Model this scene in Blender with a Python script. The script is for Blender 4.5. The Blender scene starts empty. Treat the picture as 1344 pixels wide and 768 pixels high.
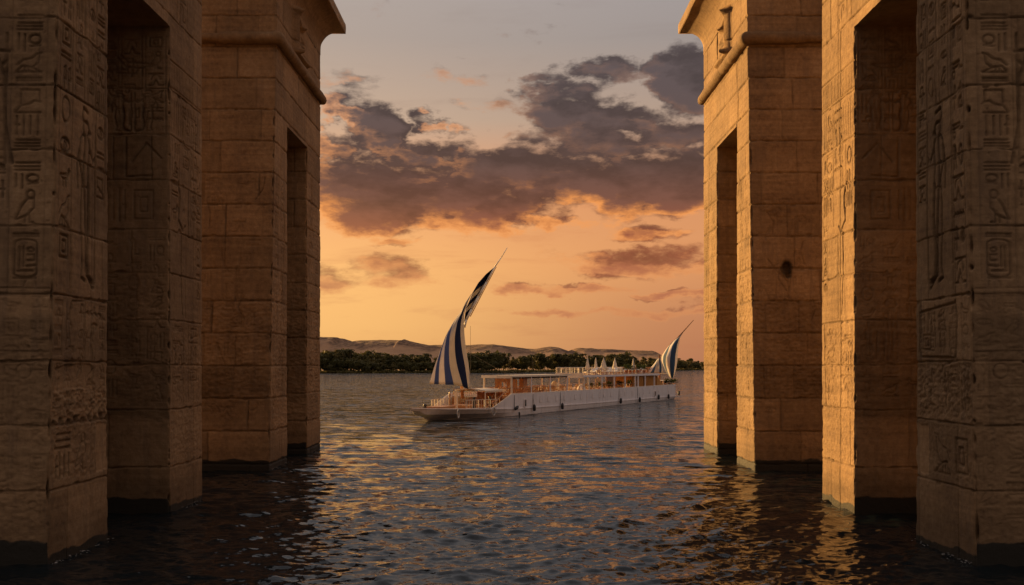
import bpy, bmesh, math, random
import numpy as np
from mathutils import Vector, Matrix

C = bpy.context.scene.collection
R = math.radians
PI = math.pi

# ------------------------------------------------------------------ camera
CAM_H = 5.0
FPX = 1250.0            # focal length in pixels of a 1344 px wide frame
cam_d = bpy.data.cameras.new('camera')
cam = bpy.data.objects.new('camera', cam_d); C.objects.link(cam)
cam.location = (0, 0, CAM_H)
cam.rotation_euler = (R(90), 0, 0)
cam_d.sensor_width = 36.0
cam_d.lens = 36.0 * FPX / 1344.0
cam_d.shift_y = 96.0 / 1344.0
cam_d.clip_start = 0.1
cam_d.clip_end = 30000
bpy.context.scene.camera = cam

SUN_AZ = R(-40.0)       # left of the view direction
SUN_EL = R(8.0)
SUN_DIR = Vector((math.sin(SUN_AZ)*math.cos(SUN_EL), math.cos(SUN_AZ)*math.cos(SUN_EL), math.sin(SUN_EL)))

sc = bpy.context.scene
sc.view_settings.view_transform = 'Standard'
sc.view_settings.look = 'None'
sc.view_settings.gamma = 1.0
sc.view_settings.use_curve_mapping = False
sc.view_settings.exposure = 0.9

# ------------------------------------------------------------------ node helpers
def srgb(r, g, b):
    f = lambda c: (c/255/12.92) if c/255 <= 0.04045 else (((c/255)+0.055)/1.055)**2.4
    return (f(r), f(g), f(b), 1.0)

class NT:
    def __init__(s, tree): s.t = tree; s.n = tree.nodes; s.l = tree.links
    def put(s, sock, v):
        if v is None: return
        if isinstance(v, bpy.types.NodeSocket): s.l.new(v, sock)
        else:
            try: sock.default_value = v
            except Exception: sock.default_value = v[:3]
    def math(s, op, a, b=None, c=None, clamp=False):
        n = s.n.new('ShaderNodeMath'); n.operation = op; n.use_clamp = clamp
        for i, v in enumerate((a, b, c)):
            if v is not None: s.put(n.inputs[i], v)
        return n.outputs[0]
    def vmath(s, op, a, b=None, out=0, scale=None):
        n = s.n.new('ShaderNodeVectorMath'); n.operation = op
        s.put(n.inputs[0], a)
        if b is not None: s.put(n.inputs[1], b)
        if scale is not None: s.put(n.inputs['Scale'], scale)
        return n.outputs[out]
    def maprange(s, v, a, b, c=0.0, d=1.0, smooth=False):
        n = s.n.new('ShaderNodeMapRange')
        if smooth: n.interpolation_type = 'SMOOTHSTEP'
        for i, x in enumerate((v, a, b, c, d)): s.put(n.inputs[i], x)
        return n.outputs[0]
    def noise(s, vec, scale, detail=4, rough=0.5, lac=2.0, dist=0.0, out=0):
        n = s.n.new('ShaderNodeTexNoise')
        if vec is not None: s.put(n.inputs['Vector'], vec)
        n.inputs['Scale'].default_value = scale; n.inputs['Detail'].default_value = detail
        n.inputs['Roughness'].default_value = rough; n.inputs['Lacunarity'].default_value = lac
        n.inputs['Distortion'].default_value = dist
        return n.outputs[out]
    def mix(s, f, a, b, mode='MIX'):
        n = s.n.new('ShaderNodeMix'); n.data_type = 'RGBA'; n.blend_type = mode
        s.put(n.inputs[0], f); s.put(n.inputs[6], a); s.put(n.inputs[7], b)
        return n.outputs[2]
    def ramp(s, f, stops, interp='LINEAR'):
        n = s.n.new('ShaderNodeValToRGB'); cr = n.color_ramp; cr.interpolation = interp
        s.put(n.inputs[0], f)
        while len(cr.elements) < len(stops): cr.elements.new(0.5)
        for e, (p, c) in zip(cr.elements, stops): e.position = p; e.color = c
        return n.outputs[0]
    def xyz(s, v):
        n = s.n.new('ShaderNodeSeparateXYZ'); s.put(n.inputs[0], v); return n.outputs
    def comb(s, x, y, z=0.0):
        n = s.n.new('ShaderNodeCombineXYZ')
        for i, v in enumerate((x, y, z)): s.put(n.inputs[i], v)
        return n.outputs[0]
    def attr(s, name, out='Fac'):
        n = s.n.new('ShaderNodeAttribute'); n.attribute_name = name; return n.outputs[out]
    def bump(s, h, strength=0.5, dist=0.02, normal=None):
        n = s.n.new('ShaderNodeBump'); n.inputs['Strength'].default_value = strength
        n.inputs['Distance'].default_value = dist; s.put(n.inputs['Height'], h)
        if normal is not None: s.put(n.inputs['Normal'], normal)
        return n.outputs[0]

# ------------------------------------------------------------------ world: dusk sky with lit clouds
def px_dir(px, py):
    """direction (azimuth, elevation) of a point of the sky"""
    u = (px-672)/FPX; v = (480-py)/FPX
    az = math.atan(u)
    return az, math.atan(v*math.cos(az))

def build_world():
    w = bpy.data.worlds.new('World'); sc.world = w; w.use_nodes = True
    T = NT(w.node_tree); T.n.clear()
    out = T.n.new('ShaderNodeOutputWorld'); bg = T.n.new('ShaderNodeBackground')
    T.l.new(bg.outputs[0], out.inputs[0])
    tc = T.n.new('ShaderNodeTexCoord'); d = tc.outputs['Generated']
    x, y, z = T.xyz(d)
    az = T.math('ARCTAN2', x, y)
    el = T.math('ARCSINE', z)
    # clear sky
    sky = T.n.new('ShaderNodeTexSky'); sky.sky_type = 'NISHITA'; sky.sun_disc = False
    sky.sun_elevation = SUN_EL; sky.sun_rotation = SUN_AZ; sky.air_density = 1.0; sky.dust_density = 4.0; sky.ozone_density = 1.0
    nish = T.vmath('SCALE', sky.outputs[0], scale=0.012)
    S = lambda r, g, b: srgb(r, g, b)
    left = T.ramp(T.maprange(el, 0.0, 0.6), [
        (0.00, S(222,163,100)), (0.07, S(232,172,104)), (0.16, S(236,170,100)), (0.30, S(226,150,92)),
        (0.42, S(184,154,130)), (0.55, S(162,146,136)), (0.75, S(164,156,154)), (1.0, S(182,176,176))])
    right = T.ramp(T.maprange(el, 0.0, 0.6), [
        (0.00, S(178,118,84)), (0.08, S(188,124,86)), (0.18, S(214,142,88)), (0.30, S(208,138,88)),
        (0.42, S(172,144,124)), (0.55, S(152,140,134)), (0.75, S(162,154,154)), (1.0, S(180,174,176))])
    f = T.maprange(az, -0.18, 0.22, 0, 1, smooth=True)
    base = T.mix(f, left, right)
    # the far side of the sky, away from the sun, is darker and mauve
    sunaz = T.math('COSINE', T.math('SUBTRACT', az, SUN_AZ))
    back = T.maprange(T.math('COSINE', az), 0.84, 0.25, 0, 1, smooth=True)
    base = T.mix(back, base, S(*BACK_SKY))
    upper = T.maprange(el, 0.45, 0.9, 0, 1, smooth=True)
    base = T.mix(upper, base, S(*TOP_SKY))
    base = T.vmath('ADD', base, nish)
    # clouds
    P = T.comb(az, el, 0.0)
    g = bpy.data.node_groups.new('cloud_density', 'ShaderNodeTree')
    g.interface.new_socket('P', in_out='INPUT', socket_type='NodeSocketVector')
    g.interface.new_socket('D', in_out='OUTPUT', socket_type='NodeSocketFloat')
    G = NT(g); gi = G.n.new('NodeGroupInput'); go = G.n.new('NodeGroupOutput')
    p0 = gi.outputs[0]
    wv = G.noise(G.vmath('MULTIPLY', p0, (1.0, 1.7, 1.0)), 13.0, 5, 0.62, out=1)
    wv = G.vmath('SUBTRACT', wv, (0.5, 0.5, 0.5))
    wv = G.vmath('MULTIPLY', wv, (0.16, 0.05, 0.0))
    p = G.vmath('ADD', p0, wv)
    blobs = [ # px, py, rx, ry, amp
        (520,246,175,52,1.2), (690,236,190,48,1.25), (860,238,140,44,1.3), (500,276,95,28,1.15), (620,278,150,24,1.05), (590,262,150,34,1.1),
        (484,166,52,36,1.3), (520,204,70,26,1.15), (446,196,50,22,1.0), (470,140,40,14,0.8),
        (570,160,26,16,0.75), (604,172,26,14,0.7),
        (755,128,66,20,0.95), (800,94,66,20,1.05), (720,108,40,10,0.7), (898,100,62,46,1.4), (740,156,85,24,1.1), (825,158,95,20,1.1), (790,194,105,18,0.95), (880,178,70,24,1.0), (700,178,60,14,0.9),
        (700,200,90,26,0.8), (880,205,80,26,0.9), (905,270,60,22,0.75), (1010,220,90,60,1.0), (330,240,110,50,1.0),
        (512,314,56,9,0.66), (478,358,110,26,0.74), (450,372,60,10,0.7),
        (826,342,120,22,0.86), (900,350,70,14,0.85), (745,378,110,9,0.95), (884,386,70,7,0.9), (810,412,180,8,0.85), (700,292,110,10,0.8),
        (866,306,60,10,0.62), (600,42,60,12,0.36), (520,100,90,14,0.35), (470,120,60,16,0.4), (620,135,60,12,0.4),
        (200,330,140,26,0.8), (1150,330,150,26,0.8), (120,150,160,60,0.9), (1260,120,170,60,0.9),
    ]
    acc = None
    for (bx, by, rx, ry, am) in blobs:
        a, e = px_dir(bx, by)
        v = G.vmath('SUBTRACT', p, (a, e, 0.0))
        v = G.vmath('MULTIPLY', v, (FPX/rx, FPX/ry, 0.0))
        L = G.vmath('LENGTH', v, out=1)
        q = G.maprange(L, 0.25, 1.55, am, 0.0, smooth=True)
        acc = q if acc is None else G.math('MAXIMUM', acc, q)
    n1 = G.noise(G.vmath('MULTIPLY', p0, (1.0, 2.1, 1.0)), 11.0, 9, 0.58)
    n2 = G.noise(G.vmath('MULTIPLY', p0, (1.0, 2.6, 1.0)), 30.0, 5, 0.6)
    nn = G.math('ADD', G.math('MULTIPLY', G.math('SUBTRACT', n1, 0.5), 2.6), G.math('MULTIPLY', G.math('SUBTRACT', n2, 0.5), 0.9))
    D = G.math('ADD', acc, nn)
    G.l.new(D, go.inputs[0])
    def dens(P):
        n = T.n.new('ShaderNodeGroup'); n.node_tree = g; T.put(n.inputs[0], P); return n.outputs[0]
    D0 = dens(P)
    D1 = dens(T.vmath('ADD', P, (-0.016, -0.010, 0.0)))
    alpha = T.maprange(D0, 0.30, 0.86, 0, 1, smooth=True)
    low = T.maprange(el, 0.05, 0.19, 1, 0, smooth=True)
    dark = T.ramp(T.maprange(el, 0.0, 0.5), [
        (0.0, S(160,104,76)), (0.16, S(160,98,68)), (0.26, S(140,78,54)), (0.34, S(106,70,58)), (0.42, S(86,66,61)), (0.56, S(82,70,70)), (0.8, S(84,76,78)), (1.0, S(70,66,70))])
    litc = T.ramp(T.maprange(el, 0.0, 0.5), [
        (0.0, S(190,128,88)), (0.2, S(226,150,92)), (0.34, S(250,158,80)), (0.5, S(228,158,108)), (0.75, S(150,126,116)), (1.0, S(110,100,100))])
    lit = T.maprange(T.math('SUBTRACT', D0, D1), -0.02, 0.30, 0, 1)
    thin = T.maprange(D0, 0.55, 1.25, 1, 0.0, smooth=True)
    lit = T.math('MULTIPLY', lit, thin, clamp=True)
    hi = T.math('MULTIPLY', T.maprange(el, 0.17, 0.23, 0, 1), T.maprange(az, -0.045, 0.02, 0.1, 0.8))
    lit = T.math('MULTIPLY', lit, T.math('SUBTRACT', 1.0, hi))
    under = T.math('MULTIPLY', T.maprange(el, 0.185, 0.14, 0, 1, smooth=True), 0.0)
    inner = T.maprange(T.math('SUBTRACT', D0, D1), -0.35, 0.45, 0.80, 1.30)
    dark = T.vmath('SCALE', dark, scale=inner)
    cc = T.mix(lit, dark, litc)
    streak = T.noise(T.vmath('MULTIPLY', P, (1.0, 7.0, 1.0)), 5.0, 7, 0.62, dist=0.4)
    sa = T.math('MULTIPLY', T.maprange(streak, 0.50, 0.68, 0, 0.34, smooth=True), T.maprange(el, 0.30, 0.16, 0.25, 1.0))
    base = T.mix(sa, base, T.ramp(T.maprange(el, 0.0, 0.5), [(0.0, S(176,112,80)), (0.3, S(200,122,78)), (0.5, S(140,112,100)), (1.0, S(120,110,110))]))
    col = T.mix(T.math('MULTIPLY', alpha, 0.96), base, cc)
    # haze of the horizon glow to the lower left, round the sun
    gv = T.vmath('MULTIPLY', T.vmath('SUBTRACT', P, (px_dir(380, 430)[0], px_dir(380, 430)[1], 0)), (3.0, 6.0, 0.0))
    gl = T.maprange(T.vmath('LENGTH', gv, out=1), 0.0, 1.0, 0.16, 0.0, smooth=True)
    col = T.mix(gl, col, S(250,200,120))
    col = T.mix(T.math('MULTIPLY', back, 0.6), col, S(*BACK_SKY))
    # below the horizon: dim ground tone
    dn = T.maprange(el, -0.02, -0.06, 0, 1)
    col = T.mix(dn, col, S(40,34,30))
    T.put(bg.inputs[0], col); bg.inputs[1].default_value = 2**-0.85
    w.cycles.sampling_method = 'MANUAL'; w.cycles.sample_map_resolution = 512

BACK_SKY = (148, 128, 118)
TOP_SKY = (186, 180, 182)
build_world()

sd = bpy.data.lights.new('sun', 'SUN'); sun = bpy.data.objects.new('sun', sd); C.objects.link(sun)
sd.energy = 5.0; sd.angle = R(0.6); sd.color = (1.0, 0.57, 0.19)
sun.rotation_euler = SUN_DIR.to_track_quat('Z', 'Y').to_euler()
sun.location = (-60, 60, 30)

# ------------------------------------------------------------------ tagging
def tag(o, label=None, cat=None, group=None, kind=None):
    if label: o['label'] = label
    if cat: o['category'] = cat
    if group: o['group'] = group
    if kind: o['kind'] = kind
    return o
def empty(name, loc=(0,0,0), rz=0.0):
    o = bpy.data.objects.new(name, None); C.objects.link(o)
    o.location = loc; o.rotation_euler = (0, 0, rz); o.empty_display_size = 0.3
    return o
def link(name, me, parent=None):
    o = bpy.data.objects.new(name, me); C.objects.link(o)
    if parent: o.parent = parent
    return o

def np_mesh(name, V, F, mats, attrs=None, midx=None, smooth=True):
    """V (n,3), F (m,4) quads or list of arrays"""
    me = bpy.data.meshes.new(name)
    V = np.ascontiguousarray(V, dtype=np.float32); F = np.ascontiguousarray(F, dtype=np.int32)
    k = F.shape[1]
    me.vertices.add(len(V)); me.vertices.foreach_set('co', V.ravel())
    me.loops.add(F.size); me.loops.foreach_set('vertex_index', F.ravel())
    me.polygons.add(len(F))
    me.polygons.foreach_set('loop_start', np.arange(0, F.size, k, dtype=np.int32))
    me.polygons.foreach_set('loop_total', np.full(len(F), k, dtype=np.int32))
    if smooth: me.polygons.foreach_set('use_smooth', np.ones(len(F), dtype=bool))
    if midx is not None: me.polygons.foreach_set('material_index', np.ascontiguousarray(midx, dtype=np.int32))
    for m in (mats if isinstance(mats, (list, tuple)) else [mats]): me.materials.append(m)
    for an, av in (attrs or {}).items():
        a = me.attributes.new(an, 'FLOAT', 'POINT'); a.data.foreach_set('value', np.ascontiguousarray(av, dtype=np.float32).ravel())
    me.update(); me.validate()
    return me

# ------------------------------------------------------------------ numpy noise
def vnoise(ns, nt, cs, ct, rng):
    """smooth value noise, ns x nt samples, cell size cs x ct samples, range -1..1"""
    gs = int(ns/cs)+3; gt = int(nt/ct)+3
    g = rng.uniform(-1, 1, (gt, gs))
    xs = np.arange(ns)/cs; ys = np.arange(nt)/ct
    xi = xs.astype(int); yi = ys.astype(int); xf = xs-xi; yf = ys-yi
    xf = xf*xf*(3-2*xf); yf = yf*yf*(3-2*yf)
    a = g[yi][:, xi]; b = g[yi][:, xi+1]; c = g[yi+1][:, xi]; d = g[yi+1][:, xi+1]
    xf = xf[None, :]; yf = yf[:, None]
    return (a*(1-xf)+b*xf)*(1-yf)+(c*(1-xf)+d*xf)*yf
def fbm(ns, nt, cs, ct, rng, octs=4, gain=0.5):
    o = np.zeros((nt, ns)); a = 1.0; tot = 0
    for _ in range(octs):
        if min(cs, ct) < 1.2: break
        o += a*vnoise(ns, nt, cs, ct, rng); tot += a; a *= gain; cs /= 2; ct /= 2
    return o/max(tot, 1e-6)
def sstep(x, a, b):
    t = np.clip((x-a)/(b-a), 0, 1); return t*t*(3-2*t)

# ------------------------------------------------------------------ materials
def new_mat(name):
    m = bpy.data.materials.new(name); m.use_nodes = True
    T = NT(m.node_tree); T.n.clear()
    out = T.n.new('ShaderNodeOutputMaterial'); b = T.n.new('ShaderNodeBsdfPrincipled')
    T.l.new(b.outputs[0], out.inputs[0])
    return m, T, b
def simple_mat(name, col, rough=0.6, var=0.12, scale=6.0, metal=0.0, bump=0.0):
    m, T, b = new_mat(name)
    tc = T.n.new('ShaderNodeTexCoord')
    n = T.noise(tc.outputs['Object'], scale, 5, 0.6)
    lo = tuple(c*(1-var) for c in col[:3])+(1,); hi = tuple(min(1, c*(1+var)) for c in col[:3])+(1,)
    T.put(b.inputs['Base Color'], T.mix(T.maprange(n, 0.3, 0.7), lo, hi))
    b.inputs['Roughness'].default_value = rough; b.inputs['Metallic'].default_value = metal
    if bump: T.put(b.inputs['Normal'], T.bump(n, bump, 0.05))
    return m

def stone_mat():
    m, T, b = new_mat('sandstone')
    tc = T.n.new('ShaderNodeTexCoord'); o = tc.outputs['Object']
    n1 = T.noise(o, 0.5, 6, 0.6); n2 = T.noise(o, 5.0, 6, 0.65); n3 = T.noise(o, 40.0, 4, 0.7)
    st = T.noise(T.vmath('MULTIPLY', o, (3.0, 3.0, 0.25)), 1.0, 5, 0.6)
    hz = T.noise(T.vmath('MULTIPLY', o, (0.25, 0.25, 6.0)), 1.0, 4, 0.6)
    f = T.math('ADD', T.math('MULTIPLY', n1, 0.36), T.math('ADD', T.math('MULTIPLY', n2, 0.38), T.math('MULTIPLY', hz, 0.26)))
    f = T.math('ADD', T.math('MULTIPLY', T.math('SUBTRACT', f, 0.5), 1.5), 0.5)
    c = T.ramp(f, [(0.30, (0.155,0.092,0.048,1)), (0.45, (0.275,0.170,0.084,1)), (0.56, (0.345,0.220,0.112,1)), (0.7, (0.44,0.295,0.162,1))])
    c = T.mix(T.maprange(st, 0.50, 0.68, 0, 0.50, smooth=True), c, (0.19,0.125,0.075,1))
    c = T.mix(T.maprange(n3, 0.35, 0.65, 0.0, 0.42), c, (0.20,0.135,0.08,1))
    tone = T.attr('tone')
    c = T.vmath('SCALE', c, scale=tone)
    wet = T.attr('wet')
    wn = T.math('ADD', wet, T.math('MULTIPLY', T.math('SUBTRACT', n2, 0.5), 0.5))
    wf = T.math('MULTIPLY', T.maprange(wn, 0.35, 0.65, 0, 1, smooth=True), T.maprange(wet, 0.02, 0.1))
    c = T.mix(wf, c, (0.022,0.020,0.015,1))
    T.put(b.inputs['Base Color'], c)
    T.put(b.inputs['Roughness'], T.maprange(wf, 0, 1, 0.9, 0.75))
    b.inputs['Specular IOR Level'].default_value = 0.25
    h = T.math('ADD', T.math('MULTIPLY', n2, 1.0), T.math('MULTIPLY', n3, 0.35))
    T.put(b.inputs['Normal'], T.bump(h, 0.9, 0.04))
    return m
STONE = stone_mat()

# ------------------------------------------------------------------ water
def build_water():
    rng = np.random.default_rng(5)
    a_f = np.linspace(R(-37), R(37), 640)
    a_c = np.linspace(R(37), R(323), 90)[1:-1]
    ang = np.concatenate([a_f, a_c]); na = len(ang)
    r = [3.0]
    while r[-1] < 16: r.append(r[-1]+0.5)
    while r[-1] < 700: r.append(r[-1]+max(0.07, r[-1]**2/6250*0.62))
    while r[-1] < 16000: r.append(r[-1]*1.15)
    r = np.array(r); nr = len(r)
    AR, RR = np.meshgrid(ang, r)
    X = RR*np.sin(AR); Y = RR*np.cos(AR)
    dr = np.gradient(r)[:, None]
    dth = np.abs(np.gradient(ang)); dth = np.where(dth > 0.01, 0.06, R(74)/640)
    sp = np.maximum(dr*np.ones((1, na)), RR*dth[None, :])
    Z = np.zeros_like(X)
    # patches of wind: amplitude varies over tens of metres
    amp = 0.75+0.25*np.sin(X*0.043+1.3+1.2*np.sin(Y*0.021))*np.sin(Y*0.057+0.6*np.sin(X*0.03))
    amp += 0.22*np.sin(X*0.16+Y*0.07+2)*np.sin(Y*0.19-X*0.05)
    for i in range(110):
        lam = 0.20*(13**(i/109.0))*rng.uniform(0.9, 1.1)
        th = R(rng.normal(-76, 30))           # travel direction
        k = 2*PI/lam
        kx, ky = k*math.cos(th), k*math.sin(th)
        A = WAVE*lam*(1.0 if lam < 0.7 else (0.7/lam)**0.8)
        ph = rng.uniform(0, 2*PI)
        filt = sstep(lam/sp, 2.2, 4.0)
        w = np.sin(kx*X+ky*Y+ph+0.35*np.sin((kx*X+ky*Y)*0.11+0.07*k*Y+ph*2))
        Z += A*filt*w
    Z = Z*amp
    rms = 0.035
    Z = Z + 0.5*np.maximum(Z, 0)**2/rms*0.35 - 0.01   # sharper crests
    fade = sstep(RR, 5000, 700)
    Z *= fade
    V = np.stack([X, Y, Z], -1).reshape(-1, 3)
    V = np.vstack([V, [[0, 0, 0]]])
    i = np.arange(nr-1)[:, None]; j = np.arange(na)[None, :]; j2 = (j+1) % na
    F = np.stack([i*na+j, i*na+j2, (i+1)*na+j2, (i+1)*na+j], -1).reshape(-1, 4)[:, ::-1]
    c = len(V)-1; jj = np.arange(na)
    F2 = np.stack([np.full(na, c), jj, jj, (jj+1) % na], -1)
    m, T, b = new_mat('river_water')
    g = T.n.new('ShaderNodeNewGeometry'); P = g.outputs['Position']
    T.put(b.inputs['Base Color'], (0.008, 0.012, 0.014, 1))
    b.inputs['Roughness'].default_value = 0.07; b.inputs['IOR'].default_value = 1.333
    far = T.attr('fine')
    def slope(scale, detail, sx, sy, k):
        c = T.noise(T.vmath('MULTIPLY', P, (sx, sy, 1.0)), scale, detail, 0.6, out=1)
        return T.vmath('MULTIPLY', T.vmath('SUBTRACT', c, (0.5, 0.5, 0.5)), (k, k*1.25, 0.0))
    s1 = T.vmath('SCALE', slope(0.75, 5, 0.6, 1.6, 3.0), scale=far)
    s2 = slope(3.4, 4, 0.7, 1.4, 0.78)
    s3 = T.vmath('SCALE', slope(0.06, 4, 0.6, 1.6, 0.5), scale=far)
    n = T.vmath('ADD', T.vmath('ADD', g.outputs['Normal'], s1), T.vmath('ADD', s2, s3))
    T.put(b.inputs['Normal'], T.vmath('NORMALIZE', n))
    fine = 1-0.92*sstep(110.0/np.maximum(RR, 1), 0.9, 4.0)
    fine = np.append(fine.ravel(), 0)
    me = np_mesh('river_water', V, F, m, {'fine': fine})
    o = link('river_water', me); tag(o, kind='structure'); o['label'] = 'dark rippled river water'
    return o
WAVE = 0.0054; WBUMP = 0.6
build_water()

# ------------------------------------------------------------------ carved stone faces
class Relief:
    """height field over (s, t): s across the face, t upwards; D is the depth cut into the stone"""
    def __init__(self, w, t0, t1, res, seed):
        self.rng = np.random.default_rng(seed); self.res = res; self.t0 = t0; self.w = w
        self.ns = int(w/res)+2; self.nt = int((t1-t0)/res)+2
        self.s = np.arange(self.ns)*res; self.t = t0+np.arange(self.nt)*res
        r = self.rng; c = 1/res
        self.D = 0.018*fbm(self.ns, self.nt, 1.2*c, 0.8*c, r, 4)+0.007*fbm(self.ns, self.nt, 0.16*c, 0.12*c, r, 3)
        self.Cv = np.zeros((self.nt, self.ns)); self.tone = np.ones((self.nt, self.ns)); self.wet = np.zeros((self.nt, self.ns))
        self.tone += 0.07*fbm(self.ns, self.nt, 2.0*c, 0.7*c, r, 4)
        self.S, self.T = np.meshgrid(self.s, self.t)
    def win(self, s0, s1, t0, t1):
        i0 = max(0, int(s0/self.res)); i1 = min(self.ns, int(s1/self.res)+2)
        j0 = max(0, int((t0-self.t0)/self.res)); j1 = min(self.nt, int((t1-self.t0)/self.res)+2)
        return (slice(j0, max(j0, j1)), slice(i0, max(i0, i1)))
    def stroke(self, pts, w=0.05, d=0.05, target=None):
        """a groove along a polyline"""
        pts = np.array(pts, float)
        for a, b in zip(pts[:-1], pts[1:]):
            W = self.win(min(a[0], b[0])-2*w, max(a[0], b[0])+2*w, min(a[1], b[1])-2*w, max(a[1], b[1])+2*w)
            S, T = self.S[W], self.T[W]
            if S.size == 0: continue
            dx, dy = b-a; L = dx*dx+dy*dy+1e-9
            u = np.clip(((S-a[0])*dx+(T-a[1])*dy)/L, 0, 1)
            q = np.hypot(S-a[0]-u*dx, T-a[1]-u*dy)
            self.Cv[W] = np.maximum(self.Cv[W], d*(1-sstep(q, 0.30*w, 0.85*w)))
    def blob(self, s, t, rx, ry, d):
        W = self.win(s-1.3*rx, s+1.3*rx, t-1.3*ry, t+1.3*ry)
        q = np.hypot((self.S[W]-s)/rx, (self.T[W]-t)/ry)
        if q.size: self.Cv[W] = np.maximum(self.Cv[W], d*(1-sstep(q, 0.7, 1.05)))
    def courses(self, tj, bw=(1.6, 3.2), hd=0.06, vd=0.04, s_lim=None, gw=0.03, tv=0.17):
        r = self.rng; s0, s1 = s_lim or (0, self.w)
        tj = sorted(tj); edges = [self.t0-5]+list(tj)+[self.t[-1]+5]
        for k in range(len(edges)-1):
            a, b = edges[k], edges[k+1]
            cuts = [s0-0.01]; x = s0+r.uniform(0.4, bw[1])
            while x < s1-0.3: cuts.append(x); x += r.uniform(*bw)
            cuts.append(s1+0.01)
            for c0, c1 in zip(cuts[:-1], cuts[1:]):
                W = self.win(c0, c1-self.res, a, b-self.res)
                if self.S[W].size == 0: continue
                self.tone[W] *= 1+r.uniform(-tv, tv*0.7)
                self.D[W] += r.uniform(-0.008, 0.012)+r.uniform(-0.006, 0.006)*(self.S[W]-c0)
            for c in cuts[1:-1]:
                n = 7; tt = np.linspace(a, b, n); ss = c+r.normal(0, 0.012, n)
                self.stroke(list(zip(ss, tt)), gw, vd*r.uniform(0.4, 1.1))
        for j in tj:
            n = max(4, int((s1-s0)/0.35)); ss = np.linspace(s0-0.1, s1+0.1, n); tt = j+r.normal(0, 0.012, n)
            for q in range(n-1):
                self.stroke([(ss[q], tt[q]), (ss[q+1], tt[q+1])], gw*r.uniform(0.8, 1.7), hd*r.uniform(0.5, 1.15))
            for _ in range(int((s1-s0)*1.1)):      # broken lips along the joint
                self.blob(r.uniform(s0, s1), j+r.normal(0, 0.03), r.uniform(0.05, 0.22), r.uniform(0.02, 0.07), r.uniform(0.03, 0.07))
    def pits(self, n, s0, s1, t0, t1):
        r = self.rng
        for _ in range(n): self.blob(r.uniform(s0, s1), r.uniform(t0, t1), r.uniform(0.02, 0.06), r.uniform(0.015, 0.05), r.uniform(0.01, 0.035))
    def rough(self, s0, s1, t0, t1, amp=0.03, tone=1.0):
        W = self.win(s0, s1, t0, t1); sh = self.S[W].shape
        if 0 in sh: return
        c = 1/self.res
        f = np.minimum.reduce([sstep(self.S[W], s0-1e-3, s0+0.15), sstep(self.S[W], s1+1e-3, s1-0.15), sstep(self.T[W], t0, t0+0.1), sstep(self.T[W], t1, t1-0.1)])
        self.D[W] += f*amp*(fbm(sh[1], sh[0], 0.14*c, 0.08*c, self.rng, 3)*0.9+0.25)
        self.tone[W] *= 1+(tone-1)*f
    def patch(self, s0, s1, t0, t1, d=0.03, tone=1.05):
        """a smooth repair: carving is lost inside a ragged outline"""
        c = 1/self.res; W = self.win(s0-.2, s1+.2, t0-.2, t1+.2); sh = self.S[W].shape
        if 0 in sh: return
        n = 0.10*fbm(sh[1], sh[0], 0.5*c, 0.35*c, self.rng, 3)
        e = np.minimum(np.minimum(self.S[W]-s0, s1-self.S[W]), np.minimum(self.T[W]-t0, t1-self.T[W]))+n
        f = sstep(e, 0.0, 0.03)
        self.Cv[W] *= (1-f); self.D[W] = self.D[W]*(1-f)+f*d; self.tone[W] = self.tone[W]*(1-f)+tone*f
    def band(self, t0, t1, k, s0=-9, s1=99, soft=0.15):
        n = fbm(self.ns, self.nt, 0.9/self.res, 0.3/self.res, self.rng, 4)*0.22
        f = sstep(self.T+n, t0-soft, t0+soft)*sstep(self.T+n, t1+soft, t1-soft)*(self.S >= s0)*(self.S <= s1)
        self.tone *= 1+(k-1)*f
    def finish(self, foot_shade_h=0.35):
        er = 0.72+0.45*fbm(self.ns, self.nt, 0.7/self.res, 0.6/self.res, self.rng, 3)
        self.tone *= 1-0.42*np.clip(self.Cv*np.clip(er, 0, 1)/0.05, 0, 1)  # groove shade painted into the tone, darker where the cut is deeper
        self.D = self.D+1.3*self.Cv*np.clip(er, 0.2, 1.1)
        self.wet = 1-sstep(self.T+0.16*fbm(self.ns, self.nt, 0.9/self.res, 0.35/self.res, self.rng, 5, 0.6), foot_shade_h-0.08, foot_shade_h+0.26)  # black shade along the pier foot, painted into the stone colour
        self.tone *= 1-0.22*(1-sstep(self.T, foot_shade_h+0.3, foot_shade_h+1.3))
        return self
    def sample(self, arr, s, t):
        """bilinear sample on the mesh coordinates s (ns) x t (nt)"""
        xs = np.clip(s/self.res, 0, self.ns-1.001); ys = np.clip((t-self.t0)/self.res, 0, self.nt-1.001)
        xi = xs.astype(int); yi = ys.astype(int); xf = (xs-xi)[None, :]; yf = (ys-yi)[:, None]
        a = arr[yi][:, xi]; b = arr[yi][:, xi+1]; c = arr[yi+1][:, xi]; d = arr[yi+1][:, xi+1]
        return (a*(1-xf)+b*xf)*(1-yf)+(c*(1-xf)+d*xf)*yf

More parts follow.
